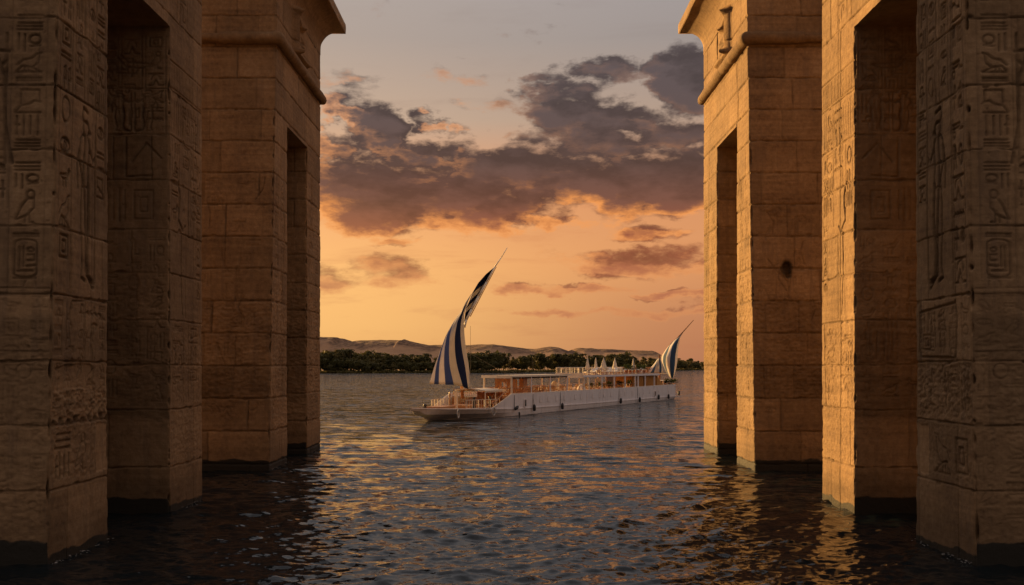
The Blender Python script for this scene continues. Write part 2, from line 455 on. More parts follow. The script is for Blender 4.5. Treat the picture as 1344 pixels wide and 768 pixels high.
def arc(cx, cy, rx, ry, a0, a1, n=10):
    return [(cx+rx*math.cos(R(a0+(a1-a0)*i/n)), cy+ry*math.sin(R(a0+(a1-a0)*i/n))) for i in range(n+1)]
GL = {   # carved signs, strokes in a unit box
 'disc': [arc(.5,.5,.38,.42,0,360,14)],
 'disc_strokes': [arc(.72,.68,.24,.26,0,360,12), [(.55,.3),(.95,.36)], [(.05,.1),(.05,1)], [(.3,.0),(.3,.95)]],
 'lines': [[(0,.15),(1,.15)], [(0,.5),(1,.5)], [(.05,.85),(1,.85)]],
 'lines2': [[(0,.3),(1,.3)], [(0,.7),(1,.72)]],
 'bird': [[(.0,.35),(.25,.6),(.6,.68),(.8,.9),(1,.95)], [(.0,.05),(.2,.3),(.55,.25),(.9,.05)], [(.9,.85),(.85,.45),(.6,.2)], [(.3,.22),(.28,0)], [(.45,.2),(.5,0),(.7,0)], [(.0,.0),(1,.0)]],
 'bird2': [arc(.65,.85,.16,.13,0,360,10), [(.55,.75),(.3,.5),(.05,.1)], [(.78,.75),(.8,.45),(.5,.2),(.1,.1)], [(.45,.2),(.42,0)], [(.6,.25),(.62,0),(.8,0)]],
 'box_snake': [[(.2,.95),(.2,.35)], [(.2,.95),(.95,.95),(.95,.45)], [(0,.05),(.2,.3),(.55,.35),(.75,.5),(1,.45)], [(0,.0),(1,.0)]],
 'strokes': [[(.05,.05),(.05,.95)], [(.32,.0),(.32,1)], [(.6,.05),(.6,.95)], [(.9,.3),(.9,1)], [(.9,.0),(.9,.2)], [(.0,.5),(.15,.5)]],
 'water': [[(0,.35),(.12,.65),(.25,.35),(.37,.65),(.5,.35),(.62,.65),(.75,.35),(.87,.65),(1,.35)]],
 'eye': [arc(.5,.45,.48,.3,10,170,10), arc(.5,.5,.45,.2,190,350,8), arc(.5,.5,.12,.16,0,360,8)],
 'reed': [[(.3,0),(.3,.9),(.5,1),(.5,.45),(.3,.4)], [(.75,0),(.75,.9),(.95,1),(.95,.45),(.75,.4)]],
 'ankh': [arc(.5,.75,.18,.24,0,360,12), [(.1,.48),(.9,.48)], [(.5,.5),(.5,0)]],
 'seated': [arc(.45,.86,.14,.13,0,360,10), [(.35,.72),(.2,.4),(.1,.02),(.9,.02),(.8,.35),(.5,.42)], [(.55,.68),(.9,.62)], [(.5,.42),(.5,.2),(.25,.15)]],
 'jar_arch': [[(0,.1),(.3,.1),(.5,.5),(.7,.1),(1,.1)], [(0,.9),(1,.9)], arc(.5,.5,.3,.35,0,180,8)],
 'stool': [[(.1,.1),(.9,.1),(.9,.9),(.1,.9),(.1,.1)], [(.35,.3),(.65,.3),(.65,.7),(.35,.7),(.35,.3)]],
 'arm': [[(0,.6),(.7,.6),(.7,.35),(1,.35)], [(0,.45),(.55,.45)], arc(.15,.2,.14,.15,0,360,8)],
 'cartouche': [arc(.5,.88,.46,.11,0,180,8)+[(.04,.12)]+arc(.5,.12,.46,.11,180,360,8)+[(.96,.88)], [(.05,.0),(.95,.0)],
               [(.25,.25),(.25,.8)], [(.4,.3),(.4,.8)], arc(.7,.72,.14,.05,0,360,8), [(.6,.6),(.85,.6),(.85,.45),(.6,.45)], [(.55,.3),(.9,.32)], [(.2,.18),(.8,.18)]],
 'feather': [[(.4,0),(.4,.75),(.55,1),(.75,.9),(.65,.6)], [(.1,.3),(.1,.0),(.3,.0)]],
 'horn': [[(0,.5),(.3,.35),(.75,.4),(1,.8)], [(0,.5),(.3,.55),(.7,.6),(.9,.9)], [(.3,.35),(.3,.0)], [(.6,.38),(.6,.0)]],
}
def glyph(rf, name, s, t, w, h, lw=0.045, d=0.05, flip=False):
    for pl in GL[name]:
        rf.stroke([((s+(1-x if flip else x)*w), t+y*h) for x, y in pl], lw, d)
def column(rf, s, w, t0, t1, seed, lw=0.045, d=0.045, lines=True, hs=(0.45, 0.8)):
    r = random.Random(seed); t = t1; keys = [k for k in GL if k not in ('cartouche',)]
    if lines:
        for x in (s-0.09, s+w+0.09): rf.stroke([(x, t0), (x, (t0+t1)/2), (x, t1)], 0.032, 0.028)
    while t > t0+0.3:
        k = r.choice(keys); h = r.uniform(*hs)
        if k in ('lines', 'lines2', 'water'): h *= 0.45
        if k == 'cartouche': h *= 1.8
        if t-h < t0: break
        if w > 0.6 and r.random() < 0.4 and k not in ('lines', 'lines2', 'water', 'bird'):
            glyph(rf, k, s, t-h, w*0.42, h*0.9, lw, d)
            glyph(rf, r.choice(['strokes', 'reed', 'feather', 'ankh', 'disc']), s+w*0.55, t-h, w*0.42, h*0.9, lw, d)
        else: glyph(rf, k, s, t-h, w, h*0.9, lw, d, r.random() < 0.3)
        t -= h+0.07
def figure(rf, s, t, h, w, flip=False, lw=0.06, d=0.06):
    """a tall standing figure in profile with a staff"""
    f = (lambda x: 1-x) if flip else (lambda x: x)
    def st(pl, l=lw, dd=d): rf.stroke([(s+f(x)*w, t+y*h) for x, y in pl], l, dd)
    st(arc(.48,.90,.13,.045,-60,250,12)); st([(.38,.93),(.30,.97),(.36,1.02),(.58,1.0)])
    st([(.62,.90),(.68,.885),(.60,.87)]); st([(.40,.87),(.22,.82),(.20,.70),(.34,.60),(.30,.52)])
    st([(.58,.86),(.66,.80),(.60,.68),(.62,.58)]); st([(.22,.80),(.10,.66),(.14,.54)]); st([(.64,.80),(.84,.72),(.96,.76)])
    st([(.62,.58),(.66,.40),(.60,.16),(.66,.03),(.92,.0)], lw*1.4, d*1.4); st([(.30,.52),(.28,.34),(.36,.10),(.30,.02),(.5,.0)])
    st([(.46,.50),(.50,.30),(.50,.06)], lw*.7, d*.7); st([(.30,.55),(.62,.56)], lw*.7, d*.7); st([(.96,.95),(.96,.02)], lw*.9, d*.8)

class Acc:
    def __init__(s): s.V = []; s.F = []; s.tone = []; s.wet = []; s.n = 0
    def grid(s, P, tone=1.0, wet=0.0, flip=False, mask=None):
        nt, ns = P.shape[:2]
        idx = s.n+np.arange(nt*ns).reshape(nt, ns)
        q = np.stack([idx[:-1, :-1], idx[:-1, 1:], idx[1:, 1:], idx[1:, :-1]], -1)
        if mask is not None: q = q[mask]
        q = q.reshape(-1, 4)
        if flip: q = q[:, ::-1]
        s.F.append(q); s.V.append(P.reshape(-1, 3)); s.n += nt*ns
        s.tone.append(np.broadcast_to(tone, (nt, ns)).ravel()); s.wet.append(np.broadcast_to(wet, (nt, ns)).ravel())
    def quad(s, a, b, c, d, tone=0.95, wet=0.0):
        P = np.array([[a, b], [d, c]], float); s.grid(P, tone, wet)
    def mesh(s, name, mat):
        return np_mesh(name, np.vstack(s.V), np.vstack(s.F), mat, {'tone': np.concatenate(s.tone), 'wet': np.concatenate(s.wet)})

XI = 11.6; THK = 16.0  # gates thickened out of sight to block sun bounce onto the shaded faces
def edge_profile(t, joints, seed, amp=0.075, chips=26):
    r = np.random.default_rng(seed); n = len(t)
    dt = max(t[1]-t[0], 1e-3)
    e = 0.018+amp*0.55*np.clip(fbm(n, 1, 0.5/dt, 1e9, r, 4)[0]+0.25, 0, 1)
    for j in joints: e += 0.05*np.exp(-((t-j)/0.035)**2)
    for _ in range(chips):
        c = r.uniform(0.5, 17); w = r.uniform(0.04, 0.22); e += r.choice([0.03, 0.06, 0.09, 0.17])*np.exp(-((t-c)/w)**2)
    return np.clip(e, 0.012, 0.22)

def seg(a, b, res):
    return np.linspace(a, b, max(2, int(round((b-a)/res))+1))

def build_gate(name, side, zf, z1, z2, zb, topo, top, bat, rs, rt, tfine, joints, rfi, rff, rfr, seed, label):
    """a pylon gate: two jambs and a lintel. rfi inner face relief (s = Y - zf), rff front relief, rfr reveal relief"""
    A = Acc()
    t = np.concatenate([seg(-1.5, topo, rt), seg(topo, tfine, rt)[1:], seg(tfine, top, 0.2)[1:]]) if tfine < top else np.concatenate([seg(-1.5, topo, rt), seg(topo, top, rt)[1:]])
    kt = int(np.argmin(abs(t-topo)))
    eF = edge_profile(t, joints, seed); eB = edge_profile(t, joints, seed+1); e1 = edge_profile(t, joints, seed+2); e2 = edge_profile(t, joints, seed+3)
    fade = sstep(topo-t, 0.0, 0.3); e1 = e1*fade; e2 = e2*fade
    s1 = seg(zf, z1, rs); s2 = seg(z1, z2, rs*3); s3 = seg(z2, zb, rs)
    # cluster extra columns at the corners
    ext = np.array([0.012, 0.03, 0.055])
    s1 = np.unique(np.concatenate([s1, zf+ext, z1-ext])); s3 = np.unique(np.concatenate([s3, z2+ext, zb-ext]))
    sy = np.concatenate([s1, s2[1:-1], s3]); i1 = len(s1)-1; i2 = i1+len(s2)-1
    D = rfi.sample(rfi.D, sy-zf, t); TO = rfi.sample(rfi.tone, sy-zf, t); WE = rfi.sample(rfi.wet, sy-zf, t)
    Y = np.broadcast_to(sy, D.shape).copy(); D = D.copy()
    B = bat*(t-0.0)
    f = np.clip((z1-sy)/(z1-zf), 0, 1)[None, :]
    Y += f*B[:, None]
    wd = 0.05
    for yc, e, sg in ((zf, eF, 1), (zb, eB, -1), (z1, e1, -1), (z2, e2, 1)):
        dist = (sy-yc)*sg
        ok = (dist >= -1e-6)
        w = np.where(ok, np.exp(-(np.maximum(dist, 0)/wd)**2), 0)[None, :]
        if yc in (z1, z2): w = w*(t <= topo+1e-4)[:, None]
        D = D*(1-w)+e[:, None]*w
        Y += sg*e[:, None]*w
    P = np.stack([side*(XI+D), Y, np.broadcast_to(t[:, None], D.shape)], -1)
    mask = np.ones((len(t)-1, len(sy)-1), bool); mask[:kt, i1:i2] = False
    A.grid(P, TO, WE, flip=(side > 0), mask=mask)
    # front face
    def front(rf, ybase, e, tt, ysign=1, fine=3.4, ybat=None):
        q = np.unique(np.concatenate([seg(0, fine, rs if rs < 0.05 else rs*0.6), ext, seg(fine, THK, 0.8)]))
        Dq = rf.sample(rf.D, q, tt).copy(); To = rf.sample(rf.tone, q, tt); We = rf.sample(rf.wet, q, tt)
        w = np.exp(-(q/wd)**2)[None, :]; Dq = Dq*(1-w)+e[:, None]*w
        X = XI+q[None, :]+e[:, None]*w
        yb = ybase+(ybat if ybat is not None else 0*tt)
        Pf = np.stack([side*X, yb[:, None]+Dq, np.broadcast_to(tt[:, None], Dq.shape)], -1)
        A.grid(Pf, To, We, flip=(side < 0))
    front(rff, zf, eF, t, ybat=B)
    front(rfr, z2, e2[:kt+1], t[:kt+1])
    # far reveal of the front jamb, soffit, back, outside, top
    tk = t[:kt+1:max(1, kt//60)]; tk = np.append(tk[:-1], t[kt]); ek = np.interp(tk, t, e1)
    xo = XI+THK
    Pb = np.stack([np.stack([side*(XI+ek), z1-ek, tk], -1), np.stack([side*xo+0*tk, z1+0*tk, tk], -1)], 1)
    A.grid(Pb, 0.95, 0.0, flip=(side > 0))
    ys = seg(z1, z2, 0.3); xs = seg(XI, xo, 0.3); XX, YY = np.meshgrid(xs, ys)
    nz = 0.015*fbm(len(xs), len(ys), 6, 3, np.random.default_rng(seed+9), 2)
    dd = rfi.sample(rfi.D, ys-zf, np.array([topo]))[0]
    XX = XX.copy(); XX[:, 0] = XI+dd; nz[:, 0] = 0; nz[0] = 0; nz[-1] = 0
    A.grid(np.stack([side*XX, YY, topo+nz], -1), 0.92, 0.0, flip=(side > 0))
    eb = eB; tb = t[::8] if len(t) > 100 else t; tb = np.append(tb, t[-1]) if tb[-1] != t[-1] else tb
    ebb = np.interp(tb, t, eB)
    A.grid(np.stack([np.stack([side*(XI+ebb), zb-ebb, tb], -1), np.stack([side*xo+0*tb, zb+0*tb, tb], -1)], 1), 0.95, 0, flip=(side > 0))
    for (ya, yb_, ta, tb_) in ((zf, z1, -1.5, topo), (z2, zb, -1.5, topo), (zf, zb, topo, top)):
        A.quad((side*xo, ya, ta), (side*xo, yb_, ta), (side*xo, yb_, tb_), (side*xo, ya+(bat*tb_ if ya == zf else 0), tb_))
    A.quad((side*XI, zf+bat*top, top), (side*xo, zf+bat*top, top), (side*xo, zb, top), (side*XI, zb, top))
    root = empty(name, (side*(XI+THK/2), (zf+zb)/2, 0))
    me = A.mesh('gate_wall', STONE)
    o = link('wall', me, root); o.location = (-root.location.x, -root.location.y, 0)
    tag(root, label, 'stone gate', 'temple gates standing in the river')
    return root

def noisy_rings(loops, closed=True, tone=1.0, rough=0.012, seed=1):
    pass

def add_crown(root, side, zf, zb, bat, torus_z, top, seed):
    """torus moulding and cavetto cornice running round the gate"""
    rg = np.random.default_rng(seed)
    xo = XI+THK; yf = zf+bat*torus_z
    off = np.array([-root.location.x, -root.location.y, 0])
    # torus
    A = Acc(); r0 = 0.29; so = 0.10
    path = [(xo, yf-so, 0.2), (XI+2.75, yf-so, 0.24), (XI+2.7, yf-so, 0.30), (XI-so, yf-so, 0.31), (XI-so, (yf+zb)/2, 0.28), (XI-so, zb+so, 0.27), (xo, zb+so, 0.27)]
    pts = []; rad = []
    for (a, b) in zip(path[:-1], path[1:]):
        L = math.hypot(b[0]-a[0], b[1]-a[1]); n = max(1, int(L/0.09))
        for i in range(n):
            f = i/n; pts.append((a[0]+(b[0]-a[0])*f, a[1]+(b[1]-a[1])*f)); rad.append(a[2]+(b[2]-a[2])*f)
    pts.append(path[-1][:2]); rad.append(path[-1][2])
    pts = np.array(pts); rad = np.array(rad); n = len(pts); m = 18
    tg = np.gradient(pts, axis=0); k = np.ones(5)/5
    tg = np.stack([np.convolve(np.pad(tg[:, i], 2, 'edge'), k, 'valid') for i in range(2)], -1)
    tg /= np.linalg.norm(tg, axis=1)[:, None]+1e-9
    nx, ny = tg[:, 1], -tg[:, 0]
    an = np.arange(m+1)/m*2*PI
    ns = 0.028*fbm(m, n, 3, 5, rg, 3); ns = np.concatenate([ns, ns[:, :1]], 1)
    rr = rad[:, None]+ns
    P = np.stack([side*(pts[:, 0:1]+nx[:, None]*np.cos(an)*rr), pts[:, 1:2]+ny[:, None]*np.cos(an)*rr, torus_z+np.sin(an)*rr], -1)+off
    A.grid(P, 0.82+0.15*ns/0.03, 0, flip=(side > 0))
    link('torus_moulding', A.mesh('torus_moulding', STONE), root)
    # cornice
    B = Acc(); OH = 1.3; zs0 = top-0.1
    prof = [(0.0, zs0-0.3, 0)] + [(OH*(1-math.cos(R(a)))**1.0, zs0+(25.55-zs0)*math.sin(R(a)), 0) for a in np.linspace(4, 90, 16)] + [(OH, 25.55+0.01, 0), (OH+0.015, 25.9, 0), (OH, 26.12, 0), (-2.5, 26.15, 0)]
    def ring(o):
        a = [(xo+o, yf-o), (XI-o, yf-o), (XI-o, zb+o), (xo+o, zb+o), (xo+o, yf-o)]
        out = []
        for p, q in zip(a[:-1], a[1:]):
            N = 24
            for i in range(N): out.append((p[0]+(q[0]-p[0])*i/N, p[1]+(q[1]-p[1])*i/N))
        out.append(a[-1]); return np.array(out)
    rows = []
    for (o, z, _) in prof:
        q = ring(o); rows.append(np.stack([side*q[:, 0], q[:, 1], np.full(len(q), z)], -1))
    P = np.array(rows); nn = fbm(P.shape[1], P.shape[0], 3, 3, rg, 3)
    P[2:-4] += (0.02*nn[2:-4])[..., None]*np.array([1, 1, 0.5]); P = P+off
    B.grid(P, 0.97+0.08*nn, 0, flip=(side > 0))
    link('cornice', B.mesh('cornice', STONE), root)

zA = lambda y, Z=23.9: 5+(480-y)*Z/1250
JA = [1.85, 3.49, 5.11, 6.82, 8.55, 10.5, 12.15, 13.9, 15.6, 17.2, 18.8, 20.4]
JA2 = [1.55, 3.5, 5.02, 6.55, 8.15, 9.62, 11.3, 12.85, 14.4, 16.5]
JB = [1.86+1.57*i for i in range(-1, 15)]

def gate_a(side, seed):
    zf, z1, z2, zb, topo, top = 23.8, 27.4, 32.3, 35.7, 16.5, 24.2
    tf = 19.0; right = side > 0
    rf = Relief(zb-zf, -1.5, 20.5, 0.02, seed)
    rf.courses([j for j in JA if j < 16.4], (2.0, 4.0), 0.07, 0.035, (0, 3.6))
    rf.courses([j for j in JA2 if j < 16.4], (2.0, 3.4), 0.06, 0.03, (8.5, 11.9))
    rf.courses([16.9, 18.5], (2.0, 3.4), 0.05, 0.03, (0, 11.9))
    # front jamb: signs, figure with staff, panels
    column(rf, 0.30, 0.62, 7.0, 18.6, 11+seed, hs=(0.55, 1.0), lw=0.055, d=0.06)
    column(rf, 1.30, 0.42, 12.1, 18.6, 12+seed, lw=0.045)
    column(rf, 2.15, 0.42, 12.1, 18.6, 13+seed, lw=0.045)
    column(rf, 2.78, 0.50, 9.5, 18.6, 14+seed, lw=0.05, d=0.055)
    figure(rf, 1.25, 7.3, 4.6, 1.45, lw=0.075, d=0.085)
    rf.stroke([(1.9, 11.2), (1.82, 10.2), (1.95, 9.1), (2.0, 8.1), (2.05, 7.5), (2.55, 7.15)], 0.085, 0.11)
    for x in (0.55, 0.8, 1.05): rf.stroke([(x, 5.4), (x+0.02, 6.6)], 0.03, 0.03)
    if right:
        rf.stroke([(0.95, 6.7), (0.85, 6.2), (0.95, 5.4), (1.0, 5.2), (3.2, 5.25), (3.3, 5.5), (3.3, 6.5), (1.0, 6.65)], 0.055, 0.07)
        for a in range(5): rf.stroke([(1.3+0.3*a, 5.5), (1.3+0.3*a, 6.0)], 0.045, 0.045)
        glyph(rf, 'seated', 1.5, 5.95, 0.55, 0.6, 0.05, 0.05); glyph(rf, 'strokes', 2.2, 5.95, 0.8, 0.55, 0.045, 0.05); glyph(rf, 'stool', 2.5, 5.4, 0.6, 0.5, 0.05, 0.05)
        glyph(rf, 'reed', 1.2, 3.9, 0.5, 0.9, 0.05, 0.045); glyph(rf, 'strokes', 0.3, 3.8, 0.6, 1.1, 0.045, 0.045); glyph(rf, 'bird2', 2.4, 3.8, 0.7, 0.9, 0.05, 0.045)
        rf.rough(0.0, 3.6, 3.5, 5.1, 0.035, 0.97); rf.rough(0, 3.6, 1.9, 3.5, 0.02)
        glyph(rf, 'stool', 0.3, 2.1, 0.8, 1.1, 0.06, 0.055); glyph(rf, 'bird', 1.4, 2.1, 0.9, 1.1, 0.05, 0.05)
        rf.patch(2.7, 3.7, 1.95, 3.40, 0.035, 1.12)
    else:
        column(rf, 2.0, 1.1, 5.35, 6.6, 5, lw=0.05); rf.stroke([(1.0, 6.3), (1.15, 6.7), (1.9, 6.75)], 0.045, 0.05)
        rf.patch(0.25, 2.6, 4.35, 5.05, 0.06, 1.12); rf.rough(0.0, 3.6, 3.55, 4.4, 0.055, 1.06)
        for a in range(9): rf.blob(0.2+0.42*a, 3.52+0.06*(a % 2), 0.16, 0.10, 0.09)
        glyph(rf, 'lines', 0.35, 2.8, 0.8, 0.5, 0.05, 0.06); glyph(rf, 'strokes', 0.35, 2.1, 0.8, 0.6, 0.05, 0.05); glyph(rf, 'bird2', 1.4, 2.2, 0.8, 1.0, 0.05, 0.05)
        rf.rough(0.0, 2.8, 1.95, 3.45, 0.025, 1.0); rf.patch(2.75, 3.7, 2.0, 3.4, 0.035, 1.10)
    for a in range(5): column(rf, 0.15+0.7*a, 0.42, 3.6, 6.7, 90+a+seed, lw=0.038, d=0.03, lines=False, hs=(0.3, 0.55))
    rf.band(4.6, 6.0, 0.86, 0, 3.7); rf.band(0.2, 1.0, 0.85)
    # rear jamb
    g0 = 8.55
    column(rf, g0+0.25, 0.5, 10.0, 12.7, 31+seed, lw=0.05, d=0.05); column(rf, g0+1.2, 0.7, 11.4, 14.2, 32+seed, lw=0.05)
    column(rf, g0+2.1, 0.6, 10.0, 14.2, 33+seed, lw=0.05); column(rf, g0+2.7, 0.35, 7.2, 12.6, 34+seed, lw=0.045)
    for a in range(22): rf.stroke([(g0+0.1+0.15*a, 14.55), (g0+0.1+0.15*a, 15.3)], 0.03, 0.03)
    rf.stroke([(g0, 15.4), (11.9, 15.4)], 0.04, 0.04); rf.stroke([(g0, 14.5), (11.9, 14.5)], 0.04, 0.04)
    for a in range(14): rf.stroke([(g0+0.1+0.22*a, 13.0), (g0+0.1+0.22*a, 14.1)], 0.03, 0.03)
    rf.stroke([(g0+0.8, 11.4), (g0+1.0, 10.9), (g0+0.85, 10.1), (g0+1.3, 9.75), (g0+1.5, 9.95)], 0.07, 0.08)
    rf.stroke([(g0+1.1, 9.7), (g0+1.05, 8.3), (g0+1.2, 6.8)], 0.05, 0.06)
    rf.stroke([(g0+1.55, 9.7), (g0+1.5, 6.7)], 0.035, 0.035)
    column(rf, g0+0.3, 0.9, 3.7, 6.4, 37+seed, lw=0.045, d=0.035); column(rf, g0+1.9, 0.9, 3.7, 6.4, 38+seed, lw=0.045, d=0.035)
    rf.rough(g0, 11.9, 1.6, 6.5, 0.018); rf.pits(160, 0.1, 11.8, 0.5, 18)
    for a in range(4): column(rf, 3.0+a*2.1, 0.8, 17.0, 18.4, 50+a, lw=0.045, d=0.03)
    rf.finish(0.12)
    # camera-facing front of the first jamb
    ff = Relief(3.6, -1.5, 20.5, 0.02, seed+1)
    ff.courses([j for j in JA], (2.2, 3.6), 0.06, 0.03)
    y = lambda p: zA(p)
    q0, qw = 0.42, 0.62
    seq = [('jar_arch',-30,-8),('lines2',8,18),('lines',20,32),('disc_strokes',36,60),('bird',61,88),('lines2',94,102),('box_snake',111,143),('strokes',146,173),('lines',178,190),
           ('lines',208,222),('disc_strokes',225,244),('bird2',246,290),('lines2',303,311),('cartouche',312,364),('seated',-60,-34),('eye',-90,-66)]
    for k, a, b in seq:
        glyph(ff, k, q0, y(b), qw, (b-a)*0.0191, 0.045, 0.05, flip=True)
    for x in (q0-0.14, q0+qw+0.14): ff.stroke([(x, y(370)), (x, y(200)), (x, y(-90))], 0.03, 0.03)
    figure(ff, 1.25, y(215), 3.6, 1.3, flip=True, lw=0.07, d=0.07)
    ff.stroke([(1.25, y(60)), (1.6, y(58)), (1.35, y(95)), (1.3, y(160)), (1.12, y(210))], 0.07, 0.075)
    column(ff, 1.3, 0.9, 9.0, 10.4, 77, lw=0.05); column(ff, 2.3, 0.5, 7.5, 18.0, 78)
    for a in range(5): column(ff, 0.1+0.72*a, 0.45, 1.0, 6.8, 70+a+seed, lw=0.04, d=0.018, lines=False, hs=(0.35, 0.6))
    ff.stroke(arc(0.72, 4.86, 0.19, 0.19, 0, 360, 16), 0.035, 0.03)
    ff.stroke(arc(0.6, 7.0, 0.16, 0.2, 0, 180, 8), 0.03, 0.03)
    for tt in (6.95, 6.75, 5.35): ff.stroke([(0, tt), (1.2, tt+0.02), (3.6, tt)], 0.03, 0.03)
    ff.rough(0, 3.6, 3.0, 6.0, 0.022); ff.rough(0, 3.6, 0.5, 2.8, 0.018)
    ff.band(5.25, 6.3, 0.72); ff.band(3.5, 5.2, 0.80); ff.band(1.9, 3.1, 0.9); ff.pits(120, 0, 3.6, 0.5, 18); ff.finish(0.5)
    # reveal of the second jamb
    fr = Relief(3.6, -1.5, 17.5, 0.03, seed+2)
    fr.courses(JA2[:-1], (1.3, 2.6), 0.055, 0.045)
    Z2 = 32.3; y2 = lambda p: zA(p, Z2)
    glyph(fr, 'horn', 0.6, y2(100), 1.2, 0.8, 0.055, 0.05); glyph(fr, 'stool', 1.2, y2(98), 0.7, 0.6, 0.05, 0.04)
    figure(fr, 0.35, y2(172), 1.35, 0.9, lw=0.05, d=0.05); figure(fr, 1.3, y2(172), 1.35, 0.8, flip=True, lw=0.05, d=0.05)
    fr.stroke([(1.5, y2(180)), (1.5, y2(232)), (0.6, y2(230))], 0.05, 0.05); fr.stroke([(0.3, y2(208)), (0.8, y2(188)), (1.3, y2(212))], 0.05, 0.045)
    glyph(fr, 'stool', 0.5, y2(292), 0.8, 1.2, 0.045, 0.035); glyph(fr, 'strokes', 1.5, y2(290), 0.7, 1.1, 0.045, 0.035)
    glyph(fr, 'strokes', 0.5, y2(470), 0.9, 0.9, 0.04, 0.03)
    for a in range(4): column(fr, 0.2+0.8*a, 0.5, 3.6, 9.4, 40+a+seed, lw=0.045, d=0.028, lines=False, hs=(0.4, 0.7))
    for a in range(4): column(fr, 0.25+0.8*a, 0.5, 12.9, 16.2, 44+a+seed, lw=0.045, d=0.04, hs=(0.4, 0.7))
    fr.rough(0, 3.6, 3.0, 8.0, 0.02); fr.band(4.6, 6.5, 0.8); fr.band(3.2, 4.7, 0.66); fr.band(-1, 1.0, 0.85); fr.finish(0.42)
    side_w = 'right' if right else 'left'
    lab = {1: 'near carved stone gate on the right with one sunlit jamb and one jamb in shade',
           -1: 'near carved stone gate on the left, wholly in shade, with hieroglyph columns'}[side]
    g = build_gate('stone_gate', side, zf, z1, z2, zb, topo, top, 0.040, 0.03, 0.025, tf, JA, rf, ff, fr, seed, lab)
    add_crown(g, side, zf, zb, 0.040, 21.3, top, seed)
    return g

def gate_b(side, seed):
    zf, z1, z2, zb, topo, top = 45.5, 49.2, 53.9, 57.7, 17.35, 24.2
    bat = 0.066; right = side > 0
    rf = Relief(zb-zf, -1.5, 24.4, 0.035, seed)
    rf.courses(JB, (2.0, 4.0), 0.075, 0.05, None, gw=0.05)
    g0 = 50.7-zf; g1 = 54.0-zf
    # raised carved panel above the torus
    P0 = rf.D.copy()
    def bar(a, b, w, h):
        a = np.array(a, float); b = np.array(b, float); dx, dy = b-a; L = dx*dx+dy*dy
        u = np.clip(((rf.S-a[0])*dx+(rf.T-a[1])*dy)/L, 0, 1)
        q = np.hypot(rf.S-a[0]-u*dx, rf.T-a[1]-u*dy)
        rf.D -= 1.5*h*(1-sstep(q, w*0.6, w))
    bar((g0, 21.75), (g0, 23.95), 0.26, 0.22); bar((g0, 23.9), (g0+1.3, 23.35), 0.14, 0.16); bar((g0+1.3, 23.35), (g0+2.2, 23.6), 0.12, 0.12); bar((g0, 21.75), (g1-0.4, 21.85), 0.15, 0.18)
    for a in range(4): rf.stroke([(g0+0.9+0.5*a, 22.2), (g0+0.9+0.5*a, 23.0)], 0.11, 0.10)
    rf.stroke([(g0+0.7, 22.6), (g0+2.6, 22.7)], 0.09, 0.09); glyph(rf, 'bird', g0+0.8, 22.1, 1.8, 0.9, 0.10, 0.08)
    for a, s0 in enumerate((0.5, 1.9, 9.0, 10.6)):
        column(rf, s0, 0.9, 3.5 if a else 8, 14.5, 60+a+seed, lw=0.07, d=0.035, lines=False, hs=(0.7, 1.2))
    for k in range(16):
        s0 = rf.rng.uniform(0.3, 12); t0 = rf.rng.uniform(2, 16)
        rf.stroke([(s0, t0), (s0+rf.rng.normal(0, .25), t0-0.6), (s0+rf.rng.normal(0, .3), t0-1.3)], 0.05, 0.06)
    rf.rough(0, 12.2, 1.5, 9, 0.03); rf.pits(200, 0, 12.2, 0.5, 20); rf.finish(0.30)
    ff = Relief(3.9, -1.5, 24.4, 0.035, seed+1)
    ff.courses(JB, (1.3, 3.0), 0.07, 0.065, None, gw=0.045, tv=0.17)
    for k in range(7):
        s0 = ff.rng.uniform(0.4, 3.4); t0 = ff.rng.uniform(6, 15)
        ff.stroke([(s0, t0), (s0+ff.rng.normal(0, .2), t0-0.5), (s0+ff.rng.normal(0, .3), t0-1.1)], 0.045, 0.05)
    for k in range(34): glyph(ff, random.Random(k+seed).choice(list(GL)), ff.rng.uniform(0.2, 3), ff.rng.uniform(2, 14), 0.6, 0.6, 0.055, 0.024)
    if right:   # dark damaged hollow with a stain
        c = (1.72, 9.68)
        ff.blob(c[0], c[1]+0.1, 0.24, 0.26, 0.16); ff.blob(c[0]+.05, c[1]-0.22, 0.14, 0.26, 0.12)
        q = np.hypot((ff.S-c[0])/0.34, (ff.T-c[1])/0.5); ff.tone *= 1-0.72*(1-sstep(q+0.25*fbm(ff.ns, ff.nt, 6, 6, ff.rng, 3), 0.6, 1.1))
        ff.stroke([(c[0]+.05, c[1]-.2), (c[0]+.06, c[1]-1.5)], 0.05, 0.05)
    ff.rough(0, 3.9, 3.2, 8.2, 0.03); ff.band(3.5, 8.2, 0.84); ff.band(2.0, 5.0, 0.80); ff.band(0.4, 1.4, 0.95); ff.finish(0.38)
    fr = Relief(3.9, -1.5, 18.5, 0.045, seed+2)
    fr.courses(JB, (1.3, 2.6), 0.06, 0.05, None, gw=0.05); fr.rough(0, 3.9, 2, 10, 0.03); fr.band(3.0, 7.0, 0.8); fr.finish(0.55)
    lab = {1: 'far sunlit stone gate on the right with a dark hollow in its shaded front',
           -1: 'far shaded stone gate on the left with roll moulding and flared cornice'}[side]
    g = build_gate('stone_gate', side, zf, z1, z2, zb, topo, top, bat, 0.07, 0.042, 99, JB, rf, ff, fr, seed, lab)
    add_crown(g, side, zf, zb, bat, 21.1, top, seed)
    return g
for sd_ in (-1, 1):
    gate_a(sd_, 100 if sd_ < 0 else 200)
    gate_b(sd_, 300 if sd_ < 0 else 400)

